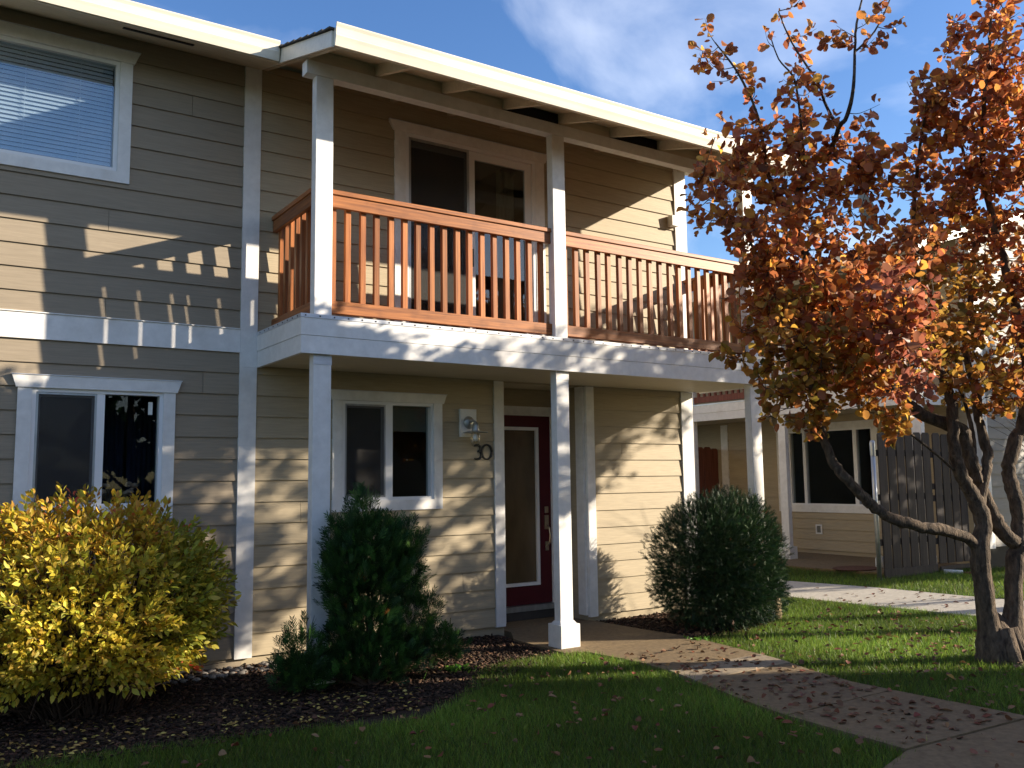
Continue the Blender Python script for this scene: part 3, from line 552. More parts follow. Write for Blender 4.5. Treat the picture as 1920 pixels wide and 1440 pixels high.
box('corner_board', 'white', b2, .229, .262, -.034, .165, .42, 5.1); box('corner_board', 'white', b2, .07, .2285, -.034, .001, .23, 5.1)
box('trim_board', 'white', b2, -4.89, -4.72, -.034, .001, .23, 2.52)
bw = casing(b2, BW, .26, .11, .12, .11, .03)
ring(MB(), *BW, .03, -.02, .07).build('frame', 'vinyl', bw)
for a, b in ((-2.97, -2.91), (-1.94, -1.87)): MB().box(a, b, -.016, .06, BW[2] + .03, BW[3] - .03).build('mullion', 'vinyl', bw)
for a, b in ((-3.24, -2.97), (-2.91, -1.94), (-1.87, -1.59)): box('pane', 'glass', bw, a + .0005, b - .0005, .03, .034, BW[2] + .0305, BW[3] - .0305)
room(bw, BW, 3.0)
vt = MB(); ring(vt, -2.76, -2.63, .51, .675, .024, -.032, -.012); vt = vt.build('wall_vent', 'white', b2); box('vent_louvre', 'shade', vt, -2.735, -2.655, -.026, -.014, .535, .65)
# deck
d2 = MB().box(-9, -.03, -1.22, -.036, 2.555, 2.79).build('deck', 'soffit', b2)
for z0, z1, e in ((2.535, 2.674, 0), (2.677, 2.815, .004)):
    box('rim_board', 'white', d2, -9, 0 + e, -1.25 - e, -1.221, z0, z1); box('rim_board', 'white', d2, -.0295, e, -1.2205, -.036, z0, z1)
box('flashing', 'flash', d2, -9, .008, -1.259, -1.2, 2.8155, 2.842)
for k, x in enumerate((-7.0, -4.58, -2.51, -.10)):
    pp = box('porch_post', 'white', b2, x, x + .15, -1.215, -1.127, .15, 2.5345, .004)
    MB().box(x - .035, x + .185, -1.266, -1.076, .162, .375).build('post_base', 'white', pp, bevel=.004)
    box('post', 'white', d2, x, x + .15, -1.215, -1.127, 2.8425, 4.69)
for a, b in ((-6.85, -4.58), (-4.43, -2.51), (-2.36, -.10)):
    box('bottom_rail', 'redwood', d2, a, b, -1.19, -1.152, 2.875, 2.985); box('top_rail', 'redwood', d2, a, b, -1.19, -1.152, 3.72, 3.82); box('cap_rail', 'redwood', d2, a, b, -1.205, -1.10, 3.8205, 3.86)
    n = int((b - a) / .135)
    for i in range(n): x = a + (b - a) * (i + .5) / n; box('baluster', 'redwood', d2, x - .02, x + .02, -1.1515, -1.115, 2.89, 3.819)
b2r = porch_roof(b2, -9.0, .34, beam=(-9, .1), rafters=[-8.98 + .62 * i for i in range(15)] + [.2], vents=(9, 12), shingle='moss', left_rake=False)
b2r.location = (0, 0, .03)
MB().poly([(.17, .001, 5.2), (.17, 8.4, 5.2), (.17, 4.2, zs(4.2) - .11), (.22, .001, 5.2), (.22, 8.4, 5.2), (.22, 4.2, zs(4.2) - .11)], [(0, 1, 2), (5, 4, 3), (0, 3, 4, 1), (1, 4, 5, 2), (2, 5, 3, 0)]).build('gable_wall', 'taupe_y', b2)
MB().hexa([(-9, 4.21, zs(4.2) + .03), (.34, 4.21, zs(4.2) + .03), (.34, 9.4, zs(4.2) - 1.5), (-9, 9.4, zs(4.2) - 1.5), (-9, 4.21, zs(4.2) + .08), (.34, 4.21, zs(4.2) + .08), (.34, 9.4, zs(4.2) - 1.45), (-9, 9.4, zs(4.2) - 1.45)]).build('rear_roof', 'moss', b2)
pv = MB().tube([(-.6, .6, zs(.6) + .05), (-.6, .6, zs(.6) + .32)], .05, 10).build('roof_vent_pipe', 'dark', b2)
sheet('patio', [(9.98, 9.0), (9.98, 1.2), (10.15, 0.0), (12.08, 0.0), (12.08, 9.0)], 'path', 0.045, skirt=.1)

# satellite dish on the porch roof
dish = empty('satellite_dish', (10.75, .57, 4.83)); tag(dish, 'dark grey satellite dish on a mast above the mossy roof', 'satellite dish')
n = 22; prof = [(.31 * i / 5, .055 * (i / 5) ** 2) for i in range(6)]
dm = MB().lathe(prof + [(.318, .05), (.31, .047)] + [(.31 * i / 5, .055 * (i / 5) ** 2 - .006) for i in range(4, -1, -1)], n=n).build('reflector', 'dish', dish, True)
dm.rotation_euler = Vector((.75, -.62, .35)).to_track_quat('Z', 'Y').to_euler(); dm.location = (0, 0, .66)
MB().tube([(0, 0, .03), (-.02, .02, .45), (-.04, .03, .64)], .02, 8).build('mast', 'galv', dish, True)
MB().tube([(0, 0, .38), (.18, -.15, .40), (.36, -.30, .62)], .010, 6).build('feed_arm', 'galv', dish); MB().tube([(.34, -.28, .60), (.40, -.33, .68)], .03, 8).build('receiver', 'dish', dish)
MB().box(-.1, .1, -.1, .1, .0, .035).build('foot_plate', 'galv', dish)

# ------------------------------------------------------------------ board fences
def dogear(x0, x1, y0, y1, z0, z1, e=.03):
    m = MB(); pr = [(x0, z0), (x1, z0), (x1, z1 - e), (x1 - e, z1), (x0 + e, z1), (x0, z1 - e)]; n = 6
    return m.poly([(x, y0, z) for x, z in pr] + [(x, y1, z) for x, z in pr], [tuple(range(n)), tuple(range(2 * n - 1, n - 1, -1))] + [(i, (i + 1) % n, n + (i + 1) % n, n + i) for i in range(n)])
fn = empty('board_fence', (10.66, -.10, .155)); tag(fn, 'weathered dark board fence with gaps and a galvanised pipe post', 'fence')
x = -.90; i = 0
while x < 1.15:
    if i == 6: x += .05
    w = .172; dogear(x, x + w, -.01, .008, .10 + .01 * random.random(), 1.945 + random.uniform(-.012, .012)).build('fence_board', 'greyboard', fn); x += w + .036; i += 1
for a, b in ((-.95, .35), (.36, 1.22)):
    for z in (.42, 1.02, 1.62) if a < 0 else (.38, .98, 1.15, 1.60): box('fence_rail', 'greyboard', fn, a, b, .0085, .045, z, z + .085)
box('kick_board', 'greyboard', fn, -.93, .3, -.032, -.0105, -.01, .11); box('kick_board', 'greyboard', fn, .38, 1.22, -.032, -.0105, .01, .07)
MB().tube([(-1.03, -.01, -.1), (-1.03, -.01, 1.80)], .030, 14).build('pipe_post', 'galv', fn, True); MB().lathe([(.034, 1.62), (.036, 1.79), (.03, 1.82), (.001, 1.835)], (-1.03, -.01, 0), 14).build('post_cap', 'galv', fn, True)
fr = empty('board_fence', (11.7, 5.0, .15)); tag(fr, 'red stained dog eared fence panel closing the far end of the patio', 'fence')
for i in range(6): dogear(-.78 + i * .195, -.78 + i * .195 + .185, -.01 + .006 * (i % 2), .01 + .006 * (i % 2), .03, 1.93 + random.uniform(-.01, .03), .035).build('fence_board', 'redwood', fr)
for z in (.4, 1.5): box('fence_rail', 'redwood', fr, -.78, .39, .017, .05, z, z + .085)
# patio clutter
mt = MB().lathe([(.001, 0), (.36, 0), (.37, .008), (.36, .014), (.001, .014)], n=26); mt.v = [(a, b * .8, c) for a, b, c in mt.v]
mt = mt.build('door_mat', 'mat'); mt.location = (10.32, .74, float(gz(10)) + .046); tag(mt, 'brown rounded door mat lying on the neighbouring patio', 'mat')
jg = empty('jug', (10.72, .62, float(gz(10)) + .046)); tag(jg, 'white plastic jug standing on the patio beside the pipe post', 'jug')
MB().lathe([(.001, 0), (.055, 0), (.06, .02), (.06, .12), (.045, .16), (.022, .185)], n=14).build('body', 'plastic', jg, True); MB().lathe([(.024, .1855), (.024, .205), (.001, .206)], n=12).build('cap', 'shade', jg); MB().tube([(.04, 0, .16), (.085, 0, .15), (.085, 0, .09), (.055, 0, .07)], .010, 6).build('handle', 'plastic', jg, True)
wp = MB().tube([(10.98, -.20, .165), (11.04, -.27, .160), (11.14, -.38, .155)], .034, 10); wp = wp.build('drain_pipe', 'plastic', None, True); tag(wp, 'short white drain pipe end lying at the foot of the dark fence', 'pipe')
br = MB().hexa([(11.10, -.45, .13), (11.50, -.57, .13), (11.52, -.51, .13), (11.12, -.39, .13), (11.10, -.45, .165), (11.50, -.57, .165), (11.52, -.51, .165), (11.12, -.39, .165)]).build('loose_board', 'redwood'); tag(br, 'loose brown board lying in the grass by the dark fence', 'board')
pr_ = MB().lathe([(.001, 0), (.145, 0), (.14, .20), (.13, .225), (.001, .226)], n=20).build('concrete_pier', 'clay', None, True); pr_.location = (6.47, -.93, .028); tag(pr_, 'round buff concrete pier at the edge of the clipped evergreen', 'pier')

# ------------------------------------------------------------------ building across the lawn
b3 = empty('apartment_building', (9.5, -12.0, 0)); tag(b3, 'beige gabled apartment building across the front lawn with rows of small windows', 'building')
w3 = backing('front_wall', 'tan', b3, -5.0, 5.0, -.05, 4.95, [(-4 + k * 2.6, -2.9 + k * 2.6, z, z + 1.1) for k in range(4) for z in (.9, 3.4)], 3.18, 3.3)
MB().box(-5, 5, -3.3, -3.18, -.05, 4.95).box(-5, -4.88, -3.18, 3.18, -.05, 4.95).box(4.88, 5, -3.18, 3.18, -.05, 4.95).build('wall', 'tan', b3)
for k in range(4):
    for z in (.9, 3.4):
        x0 = -4 + k * 2.6; wv = MB(); ring(wv, x0 - .09, x0 + 1.19, z - .09, z + 1.19, .09, 3.3005, 3.33); wv = wv.build('window', 'white', b3); box('pane', 'glass', wv, x0, x0 + 1.1, 3.22, 3.224, z, z + 1.1); box('room_wall', 'room', wv, x0 - .05, x0 + 1.15, 3.10, 3.17, z - .05, z + 1.15)
MB().poly([(-5.3, 3.6, 4.98), (5.3, 3.6, 4.98), (5.3, 0, 6.06), (-5.3, 0, 6.06), (-5.3, -3.6, 4.98), (5.3, -3.6, 4.98), (-5.3, 3.6, 4.86), (5.3, 3.6, 4.86), (5.3, -3.6, 4.86), (-5.3, -3.6, 4.86)], [(0, 1, 2, 3), (3, 2, 5, 4), (6, 9, 8, 7), (0, 6, 7, 1), (4, 5, 8, 9), (0, 3, 4, 9, 6), (1, 7, 8, 5, 2)]).build('roof', 'shingle', b3)

# ------------------------------------------------------------------ trees
STEMS = {
 'A': [(6.14, -3.49, 0.02, 0.15), (6.11, -3.47, 0.33, 0.09), (6.06, -3.47, 0.67, 0.072), (6.03, -3.48, 0.92, 0.072), (6.07, -3.5, 1.15, 0.066), (6.01, -3.48, 1.31, 0.06), (5.91, -3.46, 1.46, 0.055), (5.85, -3.45, 1.59, 0.05), (5.81, -3.45, 1.75, 0.047), (5.81, -3.45, 1.94, 0.044), (5.81, -3.45, 2.11, 0.04), (5.78, -3.37, 2.44, 0.034), (5.78, -3.31, 2.63, 0.03), (5.73, -3.28, 2.96, 0.026), (5.78, -3.25, 3.33, 0.022), (5.78, -3.25, 3.69, 0.018), (5.6, -3.43, 4.06, 0.013), (5.1, -3.8, 4.18, 0.009)],
 'A2': [(6.04, -3.48, 0.92, 0.05), (5.92, -3.46, 1.01, 0.048), (5.66, -3.41, 1.09, 0.046), (5.49, -3.36, 1.11, 0.045), (5.34, -3.32, 1.15, 0.043), (5.19, -3.28, 1.19, 0.042), (5.06, -3.25, 1.26, 0.041), (4.94, -3.23, 1.35, 0.04), (4.76, -3.21, 1.49, 0.038), (4.68, -3.17, 1.6, 0.036), (4.62, -3.16, 1.72, 0.035), (4.57, -3.15, 1.85, 0.034), (4.55, -3.15, 1.98, 0.032), (4.51, -3.16, 2.1, 0.03), (4.43, -3.13, 2.38, 0.027), (4.4, -3.11, 2.5, 0.025), (4.29, -3.1, 2.71, 0.022), (4.2, -3.1, 2.85, 0.018), (4.11, -3.03, 3.12, 0.013), (4.03, -2.98, 3.32, 0.009)],
 'B': [(6.27, -3.53, 0.01, 0.15), (6.35, -3.54, 0.4, 0.078), (6.41, -3.55, 0.78, 0.07), (6.45, -3.57, 0.93, 0.066), (6.34, -3.54, 1.0, 0.062), (6.25, -3.5, 1.16, 0.06), (6.16, -3.47, 1.35, 0.058), (6.1, -3.44, 1.53, 0.057), (6.05, -3.42, 1.71, 0.056), (6.01, -3.4, 1.87, 0.06), (5.81, -3.33, 1.95, 0.052), (5.64, -3.28, 2.01, 0.05), (5.52, -3.25, 2.09, 0.047), (5.41, -3.24, 2.15, 0.045), (5.23, -3.18, 2.37, 0.042), (5.05, -3.12, 2.55, 0.04), (4.93, -3.08, 2.78, 0.037), (4.84, -3.04, 3.01, 0.035), (4.74, -2.97, 3.24, 0.032), (4.67, -2.93, 3.47, 0.028), (4.63, -2.9, 3.61, 0.022), (4.59, -2.87, 3.7, 0.021), (4.44, -2.87, 3.89, 0.018), (4.23, -3.01, 4.04, 0.014), (4.0, -3.16, 4.18, 0.01), (3.83, -3.15, 4.45, 0.008), (3.69, -3.06, 4.7, 0.005)],
 'B2': [(4.67, -2.93, 3.47, 0.024), (4.74, -2.91, 3.76, 0.026), (4.71, -3.01, 3.93, 0.024), (4.73, -3.07, 3.98, 0.023), (4.75, -3.22, 4.03, 0.021), (4.62, -3.4, 4.13, 0.019), (4.58, -3.5, 4.17, 0.018), (4.52, -3.61, 4.33, 0.014), (4.54, -3.63, 4.65, 0.011), (4.56, -3.64, 4.83, 0.009), (4.62, -3.68, 5.1, 0.007), (4.68, -3.72, 5.39, 0.004)],
 'B3': [(4.62, -3.4, 4.13, 0.014), (4.39, -3.47, 4.22, 0.011), (4.31, -3.47, 4.38, 0.009), (4.24, -3.42, 4.53, 0.008), (4.15, -3.36, 4.73, 0.006), (4.09, -3.32, 4.94, 0.004)],
 'B4': [(4.55, -3.63, 4.62, 0.008), (4.67, -3.71, 4.77, 0.007), (4.76, -3.77, 4.97, 0.005), (4.82, -3.81, 5.18, 0.004)],
 'B5': [(4.71, -3.01, 3.93, 0.012), (4.31, -3.3, 4.14, 0.01), (4.17, -3.37, 4.41, 0.008), (4.08, -3.31, 4.57, 0.006), (4.02, -3.28, 4.78, 0.004)],
 'C': [(6.45, -3.57, 0.93, 0.07), (6.51, -3.56, 1.1, 0.062), (6.5, -3.55, 1.29, 0.058), (6.5, -3.52, 1.47, 0.056), (6.5, -3.51, 1.59, 0.054), (6.57, -3.54, 1.79, 0.052), (6.63, -3.58, 1.93, 0.05), (6.66, -3.65, 2.35, 0.046), (6.56, -3.65, 2.83, 0.04), (6.45, -3.64, 3.13, 0.036), (6.39, -3.6, 3.56, 0.03), (6.3, -3.58, 3.93, 0.026), (5.89, -3.8, 4.09, 0.02), (5.34, -4.12, 4.24, 0.016), (5.36, -4.17, 4.59, 0.012), (5.41, -4.2, 5.0, 0.008), (5.46, -4.23, 5.34, 0.004)],
 'C2': [(6.66, -3.65, 2.35, 0.035), (7.0, -3.76, 2.82, 0.03), (7.28, -3.83, 3.4, 0.025), (7.32, -3.9, 4.0, 0.018), (5.96, -4.47, 4.21, 0.012), (5.94, -4.56, 4.75, 0.006)],
 'D': [(6.08, -3.48, 1.28, 0.045), (6.15, -3.49, 1.47, 0.042), (6.23, -3.49, 1.67, 0.04), (6.22, -3.46, 1.85, 0.038), (6.23, -3.43, 2.0, 0.036), (6.28, -3.4, 2.18, 0.033), (6.23, -3.37, 2.49, 0.03), (6.25, -3.38, 2.75, 0.028), (6.36, -3.39, 3.11, 0.025), (6.4, -3.42, 3.51, 0.02), (6.41, -3.43, 3.78, 0.016), (5.99, -3.6, 4.08, 0.012), (5.3, -3.92, 4.18, 0.008)],
 'E': [(6.07, -3.5, 1.45, 0.022), (6.09, -3.46, 1.63, 0.019), (6.14, -3.43, 1.79, 0.018), (6.14, -3.41, 1.97, 0.016), (6.07, -3.38, 2.22, 0.014), (5.97, -3.32, 2.39, 0.012), (5.63, -3.21, 2.61, 0.009)],
 'G': [(5.83, -3.43, 1.55, 0.012), (5.61, -3.44, 1.66, 0.012), (5.39, -3.41, 1.79, 0.011), (5.2, -3.4, 1.89, 0.01), (5.09, -3.39, 1.97, 0.006)],
 'H': [(5.41, -3.24, 2.15, 0.02), (5.04, -3.3, 2.18, 0.016), (4.73, -3.33, 2.28, 0.012), (4.43, -3.37, 2.3, 0.008)],
 'I': [(5.52, -3.25, 2.09, 0.02), (5.06, -3.55, 2.27, 0.016), (4.71, -3.79, 2.46, 0.013), (4.42, -3.97, 2.63, 0.009), (4.32, -4.02, 2.79, 0.005)],
}
CLUMPS = [
 (3.75, -3.1, 4.53, 0.32, 0.32, 0.20, 34, 0), (4.01, -3.27, 4.53, 0.32, 0.37, 0.30, 40, 0), (4.27, -3.45, 4.65, 0.27, 0.37, 0.30, 36, 0), (4.54, -3.62, 4.77, 0.27, 0.32, 0.30, 28, 0), (4.39, -3.52, 4.32, 0.27, 0.27, 0.30, 46, 0),
 (3.79, -3.1, 4.26, 0.27, 0.23, 0.20, 40, 0), (4.04, -3.02, 4.1, 0.28, 0.28, 0.30, 110, 0), (4.17, -3.21, 4.14, 0.28, 0.23, 0.30, 110, 0), (4.52, -3.22, 4.04, 0.34, 0.24, 0.40, 160, 0), (4.8, -3.35, 4.02, 0.29, 0.24, 0.40, 150, 0),
 (4.71, -3.65, 4.19, 0.12, 0.09, 0.20, 20, 0), (4.31, -2.87, 3.86, 0.39, 0.30, 0.40, 230, 0), (4.61, -3.03, 3.78, 0.40, 0.30, 0.40, 230, 0), (4.96, -3.17, 3.84, 0.40, 0.30, 0.40, 220, 0), (5.11, -3.31, 3.87, 0.25, 0.25, 0.30, 130, 0),
 (3.91, -2.79, 3.68, 0.29, 0.24, 0.30, 110, 0), (3.9, -2.9, 3.36, 0.24, 0.21, 0.30, 90, 0), (4.21, -2.98, 3.35, 0.39, 0.34, 0.50, 330, 0), (4.56, -3.1, 3.37, 0.39, 0.29, 0.50, 300, 0), (4.99, -3.26, 3.35, 0.35, 0.15, 0.40, 80, 0),
 (4.1, -3.03, 3.01, 0.28, 0.26, 0.50, 210, 0), (4.28, -3.15, 2.95, 0.43, 0.28, 0.50, 420, 0), (4.67, -3.29, 3.01, 0.43, 0.29, 0.50, 400, 0), (5.12, -3.35, 3.18, 0.25, 0.20, 0.40, 110, 0), (4.09, -3.02, 2.71, 0.24, 0.20, 0.40, 150, 0),
 (4.16, -3.19, 2.61, 0.37, 0.28, 0.50, 400, 1), (4.45, -3.38, 2.65, 0.42, 0.28, 0.50, 430, 0), (4.65, -3.64, 2.63, 0.32, 0.28, 0.50, 320, 0), (4.42, -3.96, 2.77, 0.26, 0.22, 0.30, 110, 2), (4.49, -3.89, 2.43, 0.24, 0.20, 0.30, 120, 2),
 (4.6, -3.84, 2.18, 0.20, 0.18, 0.30, 90, 2), (3.83, -2.97, 2.4, 0.16, 0.13, 0.20, 60, 1), (4.26, -3.13, 2.31, 0.33, 0.24, 0.40, 300, 1), (4.46, -3.39, 2.3, 0.37, 0.23, 0.40, 330, 1), (4.69, -3.54, 2.29, 0.28, 0.23, 0.40, 240, 0),
 (4.36, -3.08, 2.05, 0.24, 0.17, 0.30, 130, 1), (4.42, -3.12, 1.89, 0.14, 0.11, 0.20, 45, 1), (4.61, -3.37, 2.11, 0.17, 0.12, 0.20, 70, 1), (5.1, -3.46, 1.88, 0.20, 0.13, 0.20, 60, 1), (5.01, -3.4, 2.07, 0.20, 0.12, 0.20, 70, 1),
 (5.36, -4.17, 4.88, 0.27, 0.27, 0.30, 170, 0), (5.28, -4.12, 4.55, 0.27, 0.27, 0.40, 200, 0), (5.51, -4.27, 4.63, 0.27, 0.37, 0.50, 280, 0), (5.04, -3.96, 4.35, 0.23, 0.18, 0.30, 120, 0), (5.26, -4.07, 4.24, 0.37, 0.28, 0.50, 330, 0),
 (5.55, -4.22, 4.21, 0.32, 0.28, 0.50, 330, 0), (5.24, -3.74, 4.15, 0.24, 0.24, 0.40, 170, 0), (5.78, -3.72, 4.09, 0.40, 0.30, 0.50, 380, 0), (6.14, -3.87, 4.07, 0.35, 0.30, 0.50, 380, 0), (5.66, -3.38, 4.04, 0.21, 0.21, 0.30, 90, 0),
 (6.04, -3.37, 3.89, 0.32, 0.27, 0.50, 240, 0), (6.31, -3.54, 3.84, 0.43, 0.32, 0.60, 360, 0), (6.57, -3.71, 3.79, 0.32, 0.32, 0.60, 320, 0), (5.79, -3.32, 3.54, 0.26, 0.26, 0.40, 140, 0), (6.14, -3.43, 3.47, 0.37, 0.27, 0.50, 260, 0),
 (6.43, -3.62, 3.38, 0.37, 0.32, 0.60, 330, 0), (5.88, -3.37, 3.09, 0.32, 0.26, 0.50, 200, 1), (6.22, -3.48, 2.97, 0.37, 0.32, 0.60, 290, 1), (6.48, -3.65, 2.92, 0.32, 0.32, 0.60, 290, 0), (5.89, -3.38, 2.69, 0.32, 0.26, 0.50, 260, 1),
 (6.24, -3.49, 2.57, 0.37, 0.32, 0.60, 320, 1), (6.49, -3.66, 2.52, 0.27, 0.32, 0.60, 220, 0), (5.94, -3.42, 2.29, 0.32, 0.21, 0.50, 230, 1), (6.29, -3.53, 2.21, 0.32, 0.21, 0.50, 220, 1), (6.13, -3.78, 2.14, 0.20, 0.15, 0.30, 60, 0),
 (6.76, -4.03, 4.1, 0.42, 0.47, 0.70, 420, 0), (7.09, -3.82, 3.37, 0.44, 0.49, 0.70, 400, 0), (7.01, -3.76, 2.63, 0.38, 0.44, 0.70, 300, 0), (7.22, -4.16, 4.14, 0.32, 0.64, 0.60, 260, 0), (5.46, -3.34, 3.62, 0.28, 0.31, 0.40, 110, 0),
 (5.37, -3.4, 3.29, 0.28, 0.30, 0.50, 130, 0), (5.18, -3.39, 2.94, 0.25, 0.25, 0.50, 150, 0), (5.42, -3.43, 2.73, 0.28, 0.28, 0.50, 170, 1), (5.44, -3.44, 2.45, 0.25, 0.20, 0.50, 130, 1), (5.15, -3.47, 3.96, 0.17, 0.15, 0.30, 40, 0),
 (3.55, -2.97, 4.58, 0.16, 0.16, 0.20, 18, 0), (3.66, -3.04, 4.78, 0.18, 0.18, 0.20, 18, 0), (4.12, -3.34, 4.86, 0.27, 0.23, 0.30, 26, 0), (4.35, -3.5, 4.9, 0.27, 0.23, 0.30, 24, 0), (4.74, -3.76, 4.89, 0.18, 0.23, 0.20, 14, 0),
 (4.2, -3.39, 4.32, 0.32, 0.23, 0.30, 50, 0), (3.78, -2.82, 3.9, 0.19, 0.24, 0.30, 40, 0), (3.82, -2.84, 3.49, 0.19, 0.17, 0.30, 40, 0),
]
HUES = [  # palettes per clump kind: (colour, weight)
    [((.35, .120, .042), .34), ((.45, .180, .048), .28), ((.25, .082, .040), .18), ((.54, .27, .055), .14), ((.38, .15, .08), .06)],
    [((.33, .165, .036), .34), ((.43, .245, .044), .28), ((.29, .11, .038), .22), ((.25, .175, .036), .16)],
    [((.30, .105, .062), .45), ((.24, .08, .052), .35), ((.36, .15, .07), .20)]]
def pick(pal, n, jit=.18):
    c = np.array([p[0] for p in pal]); w = np.array([p[1] for p in pal]); i = rng.choice(len(pal), n, p=w / w.sum())
    return np.clip(c[i] * (1 + rng.normal(size=(n, 1)) * jit) * (1 + rng.normal(size=(n, 3)) * .06), .004, .9)
def grow_tree(root, stems, clumps, leaf_len, pals, per_twig=9, dens=1.0):
    """stems -> limbs; twigs reach from limbs into every clump; leaves sit along the twigs' outer halves"""
    nodes = []
    for key, L in stems.items():
        sm = catmull(L, 5); m = MB(); pts = [p[:3] for p in sm]; rr = [max(.0025, p[3]) * (1 + .05 * math.sin(i * .55 + len(key)) + random.uniform(-.03, .03)) for i, p in enumerate(sm)]
        wob = [np.array(p) + rng.normal(size=3) * min(.004, r * .12) for p, r in zip(pts, rr)]
        m.tube(wob, rr, 10 if rr[0] > .03 else 6); m.build('trunk' if rr[0] > .1 else 'limb', 'bark', root, True)
        nodes += [p for p, r in zip(wob, rr) if r < .036]
    nodes = np.array(nodes); R_ = np.array([.833, -.554, 0]); H_ = np.array([.554, .833, 0])
    tw = MB(); LP, LD, LC = [], [], []; extra = []
    for (cx, cy, cz, rx, rz, rd, n, h) in clumps:
        n = int(n * (dens if n > 60 else 1.0) * (.85 if dens > 1 and cx > 5.7 and cz < 4.3 else 1)); k = max(2, int(round(n / per_twig))); loc = []
        for _ in range(k):
            q = rng.normal(size=3); q /= np.linalg.norm(q); q *= rng.uniform(.15, 1) ** .45
            end = np.array([cx, cy, cz]) + R_ * q[0] * rx + H_ * q[1] * rd + np.array([0, 0, q[2] * rz])
            pool = nodes if not loc else np.concatenate([nodes, np.array(loc)])
            dd = np.linalg.norm(pool - end, axis=1) + np.maximum(0, pool[:, 2] - end[2]) * .8 + (np.linalg.norm(pool - end, axis=1) < .1) * 5
            st = pool[np.argmin(dd)]; v = end - st; ln = np.linalg.norm(v)
            mid = st + v * .5 + rng.normal(size=3) * .07 * ln + np.array([0, 0, -.03])
            P = catmull([st, mid, end], 4); r0 = .0035 + .004 * min(1, ln / .8)
            tw.tube(P, [r0 * (1 - .75 * i / (len(P) - 1)) for i in range(len(P))], 3, False)
            loc += [P[len(P) // 2], P[-3]]
            nl = max(3, int(rng.normal(per_twig, 2))); t0 = max(.25, 1 - .42 / max(ln, .1))
            for t in np.linspace(t0, 1.0, nl):
                f = t * (len(P) - 1); i = min(int(f), len(P) - 2); p = P[i] + (P[i + 1] - P[i]) * (f - i); d = P[i + 1] - P[i]; d = d / (np.linalg.norm(d) + 1e-9)
                o = rng.normal(size=3); o -= d * (o @ d); o /= np.linalg.norm(o) + 1e-9
                LP.append(p + o * rng.uniform(.006, .03)); LD.append(o * .9 + d * .6 + np.array([0, 0, -.25]) + rng.normal(size=3) * .3)
            LC.append(pick(pals[h], nl) * rng.uniform(.8, 1.2))
    tw.build('twigs', 'twig', root)
    LP, LD, LC = np.array(LP), np.array(LD), np.concatenate(LC); fr_ = frames(LD); s = np.clip(rng.normal(.98, .24, len(LP)), .4, 1.5) * leaf_len
    fr_ = fr_ * s[:, None, None]; fr_[:, :, 1] *= rng.uniform(.75, 1.15, (len(LP), 1)); fr_[:, :, 2] *= rng.uniform(.4, 4.2, (len(LP), 1))
    return inst_mesh('crown', LEAF_V, LEAF_F, fr_, LP, LC, 'leaf', root)
tree = empty('autumn_tree'); tag(tree, 'multi stemmed autumn tree with round orange brown leaves beside the path', 'tree')
grow_tree(tree, STEMS, CLUMPS, .062, HUES, dens=1.22)
fl = MB()
for a in range(8):
    q = a * .8 + .2; fl.tube([(6.215 + .07 * math.cos(q), -3.51 + .06 * math.sin(q), .30), (6.215 + .12 * math.cos(q), -3.51 + .11 * math.sin(q), .14), (6.215 + (.21 + .05 * (a % 3)) * math.cos(q), -3.51 + (.19 + .05 * (a % 2)) * math.sin(q), .0)], [.06, .065, .03], 8)
fl.tube([(6.215, -3.50, -.05), (6.21, -3.50, .06), (6.21, -3.49, .16), (6.21, -3.47, .26), (6.215, -3.46, .34), (6.22, -3.46, .40), (6.22, -3.46, .43)], [.20, .175, .15, .125, .09, .045, .004], 14); fl.build('root_flare', 'bark', tree, True)

def simple_tree(name, label, base, h, rad, nclump, nleaf, pal, zc, rz, leaf=.09):
    t = empty(name); tag(t, label, 'tree'); bx, by = base; st = {'A': [(bx, by, 0, .16), (bx + .05, by, h * .25, .13), (bx - .05, by + .05, h * .5, .09), (bx, by, h * .8, .04), (bx, by, h * .95, .01)]}
    for i in range(7):
        a = i * 2.4; z = zc - rz * .7 + rz * .18 * i; r = rad * .8; st['L%d' % i] = [(bx, by, z - .4, .05), (bx + .5 * r * math.cos(a), by + .5 * r * math.sin(a), z, .035), (bx + r * math.cos(a), by + r * math.sin(a), z + .4, .012)]
    cl = []
    for i in range(nclump):
        q = rng.normal(size=3); q /= np.linalg.norm(q); q *= rng.uniform(.1, 1) ** .45
        cl.append((bx + q[0] * rad, by + q[1] * rad, zc + q[2] * rz, .4, .32, .4, nleaf, 0))
    grow_tree(t, st, cl, leaf, [pal], 10); return t
BP = [((.22, .08, .03), .6), ((.28, .12, .03), .4)]
simple_tree('shade_tree', 'tall brown leaved tree far beyond the end of the neighbouring building', (20.6, -4.9), 7.2, 2.7, 60, 90, BP, 4.6, 2.6, .15)
simple_tree('shade_tree', 'broad brown leaved tree standing in front of the grey end wall', (17.3, -3.9), 6.0, 1.8, 60, 70, BP, 3.6, 1.9, .12)
simple_tree('shade_tree', 'single stemmed autumn tree standing on the lawn beside the multi stemmed one', (9.7, -4.1), 5.2, 1.3, 62, 62, BP, 4.0, 1.05, .070)
simple_tree('shade_tree', 'small high crowned autumn tree beside the end of the pale walkway', (12.1, -4.5), 5.8, 1.0, 50, 60, BP, 5.0, .75, .070)

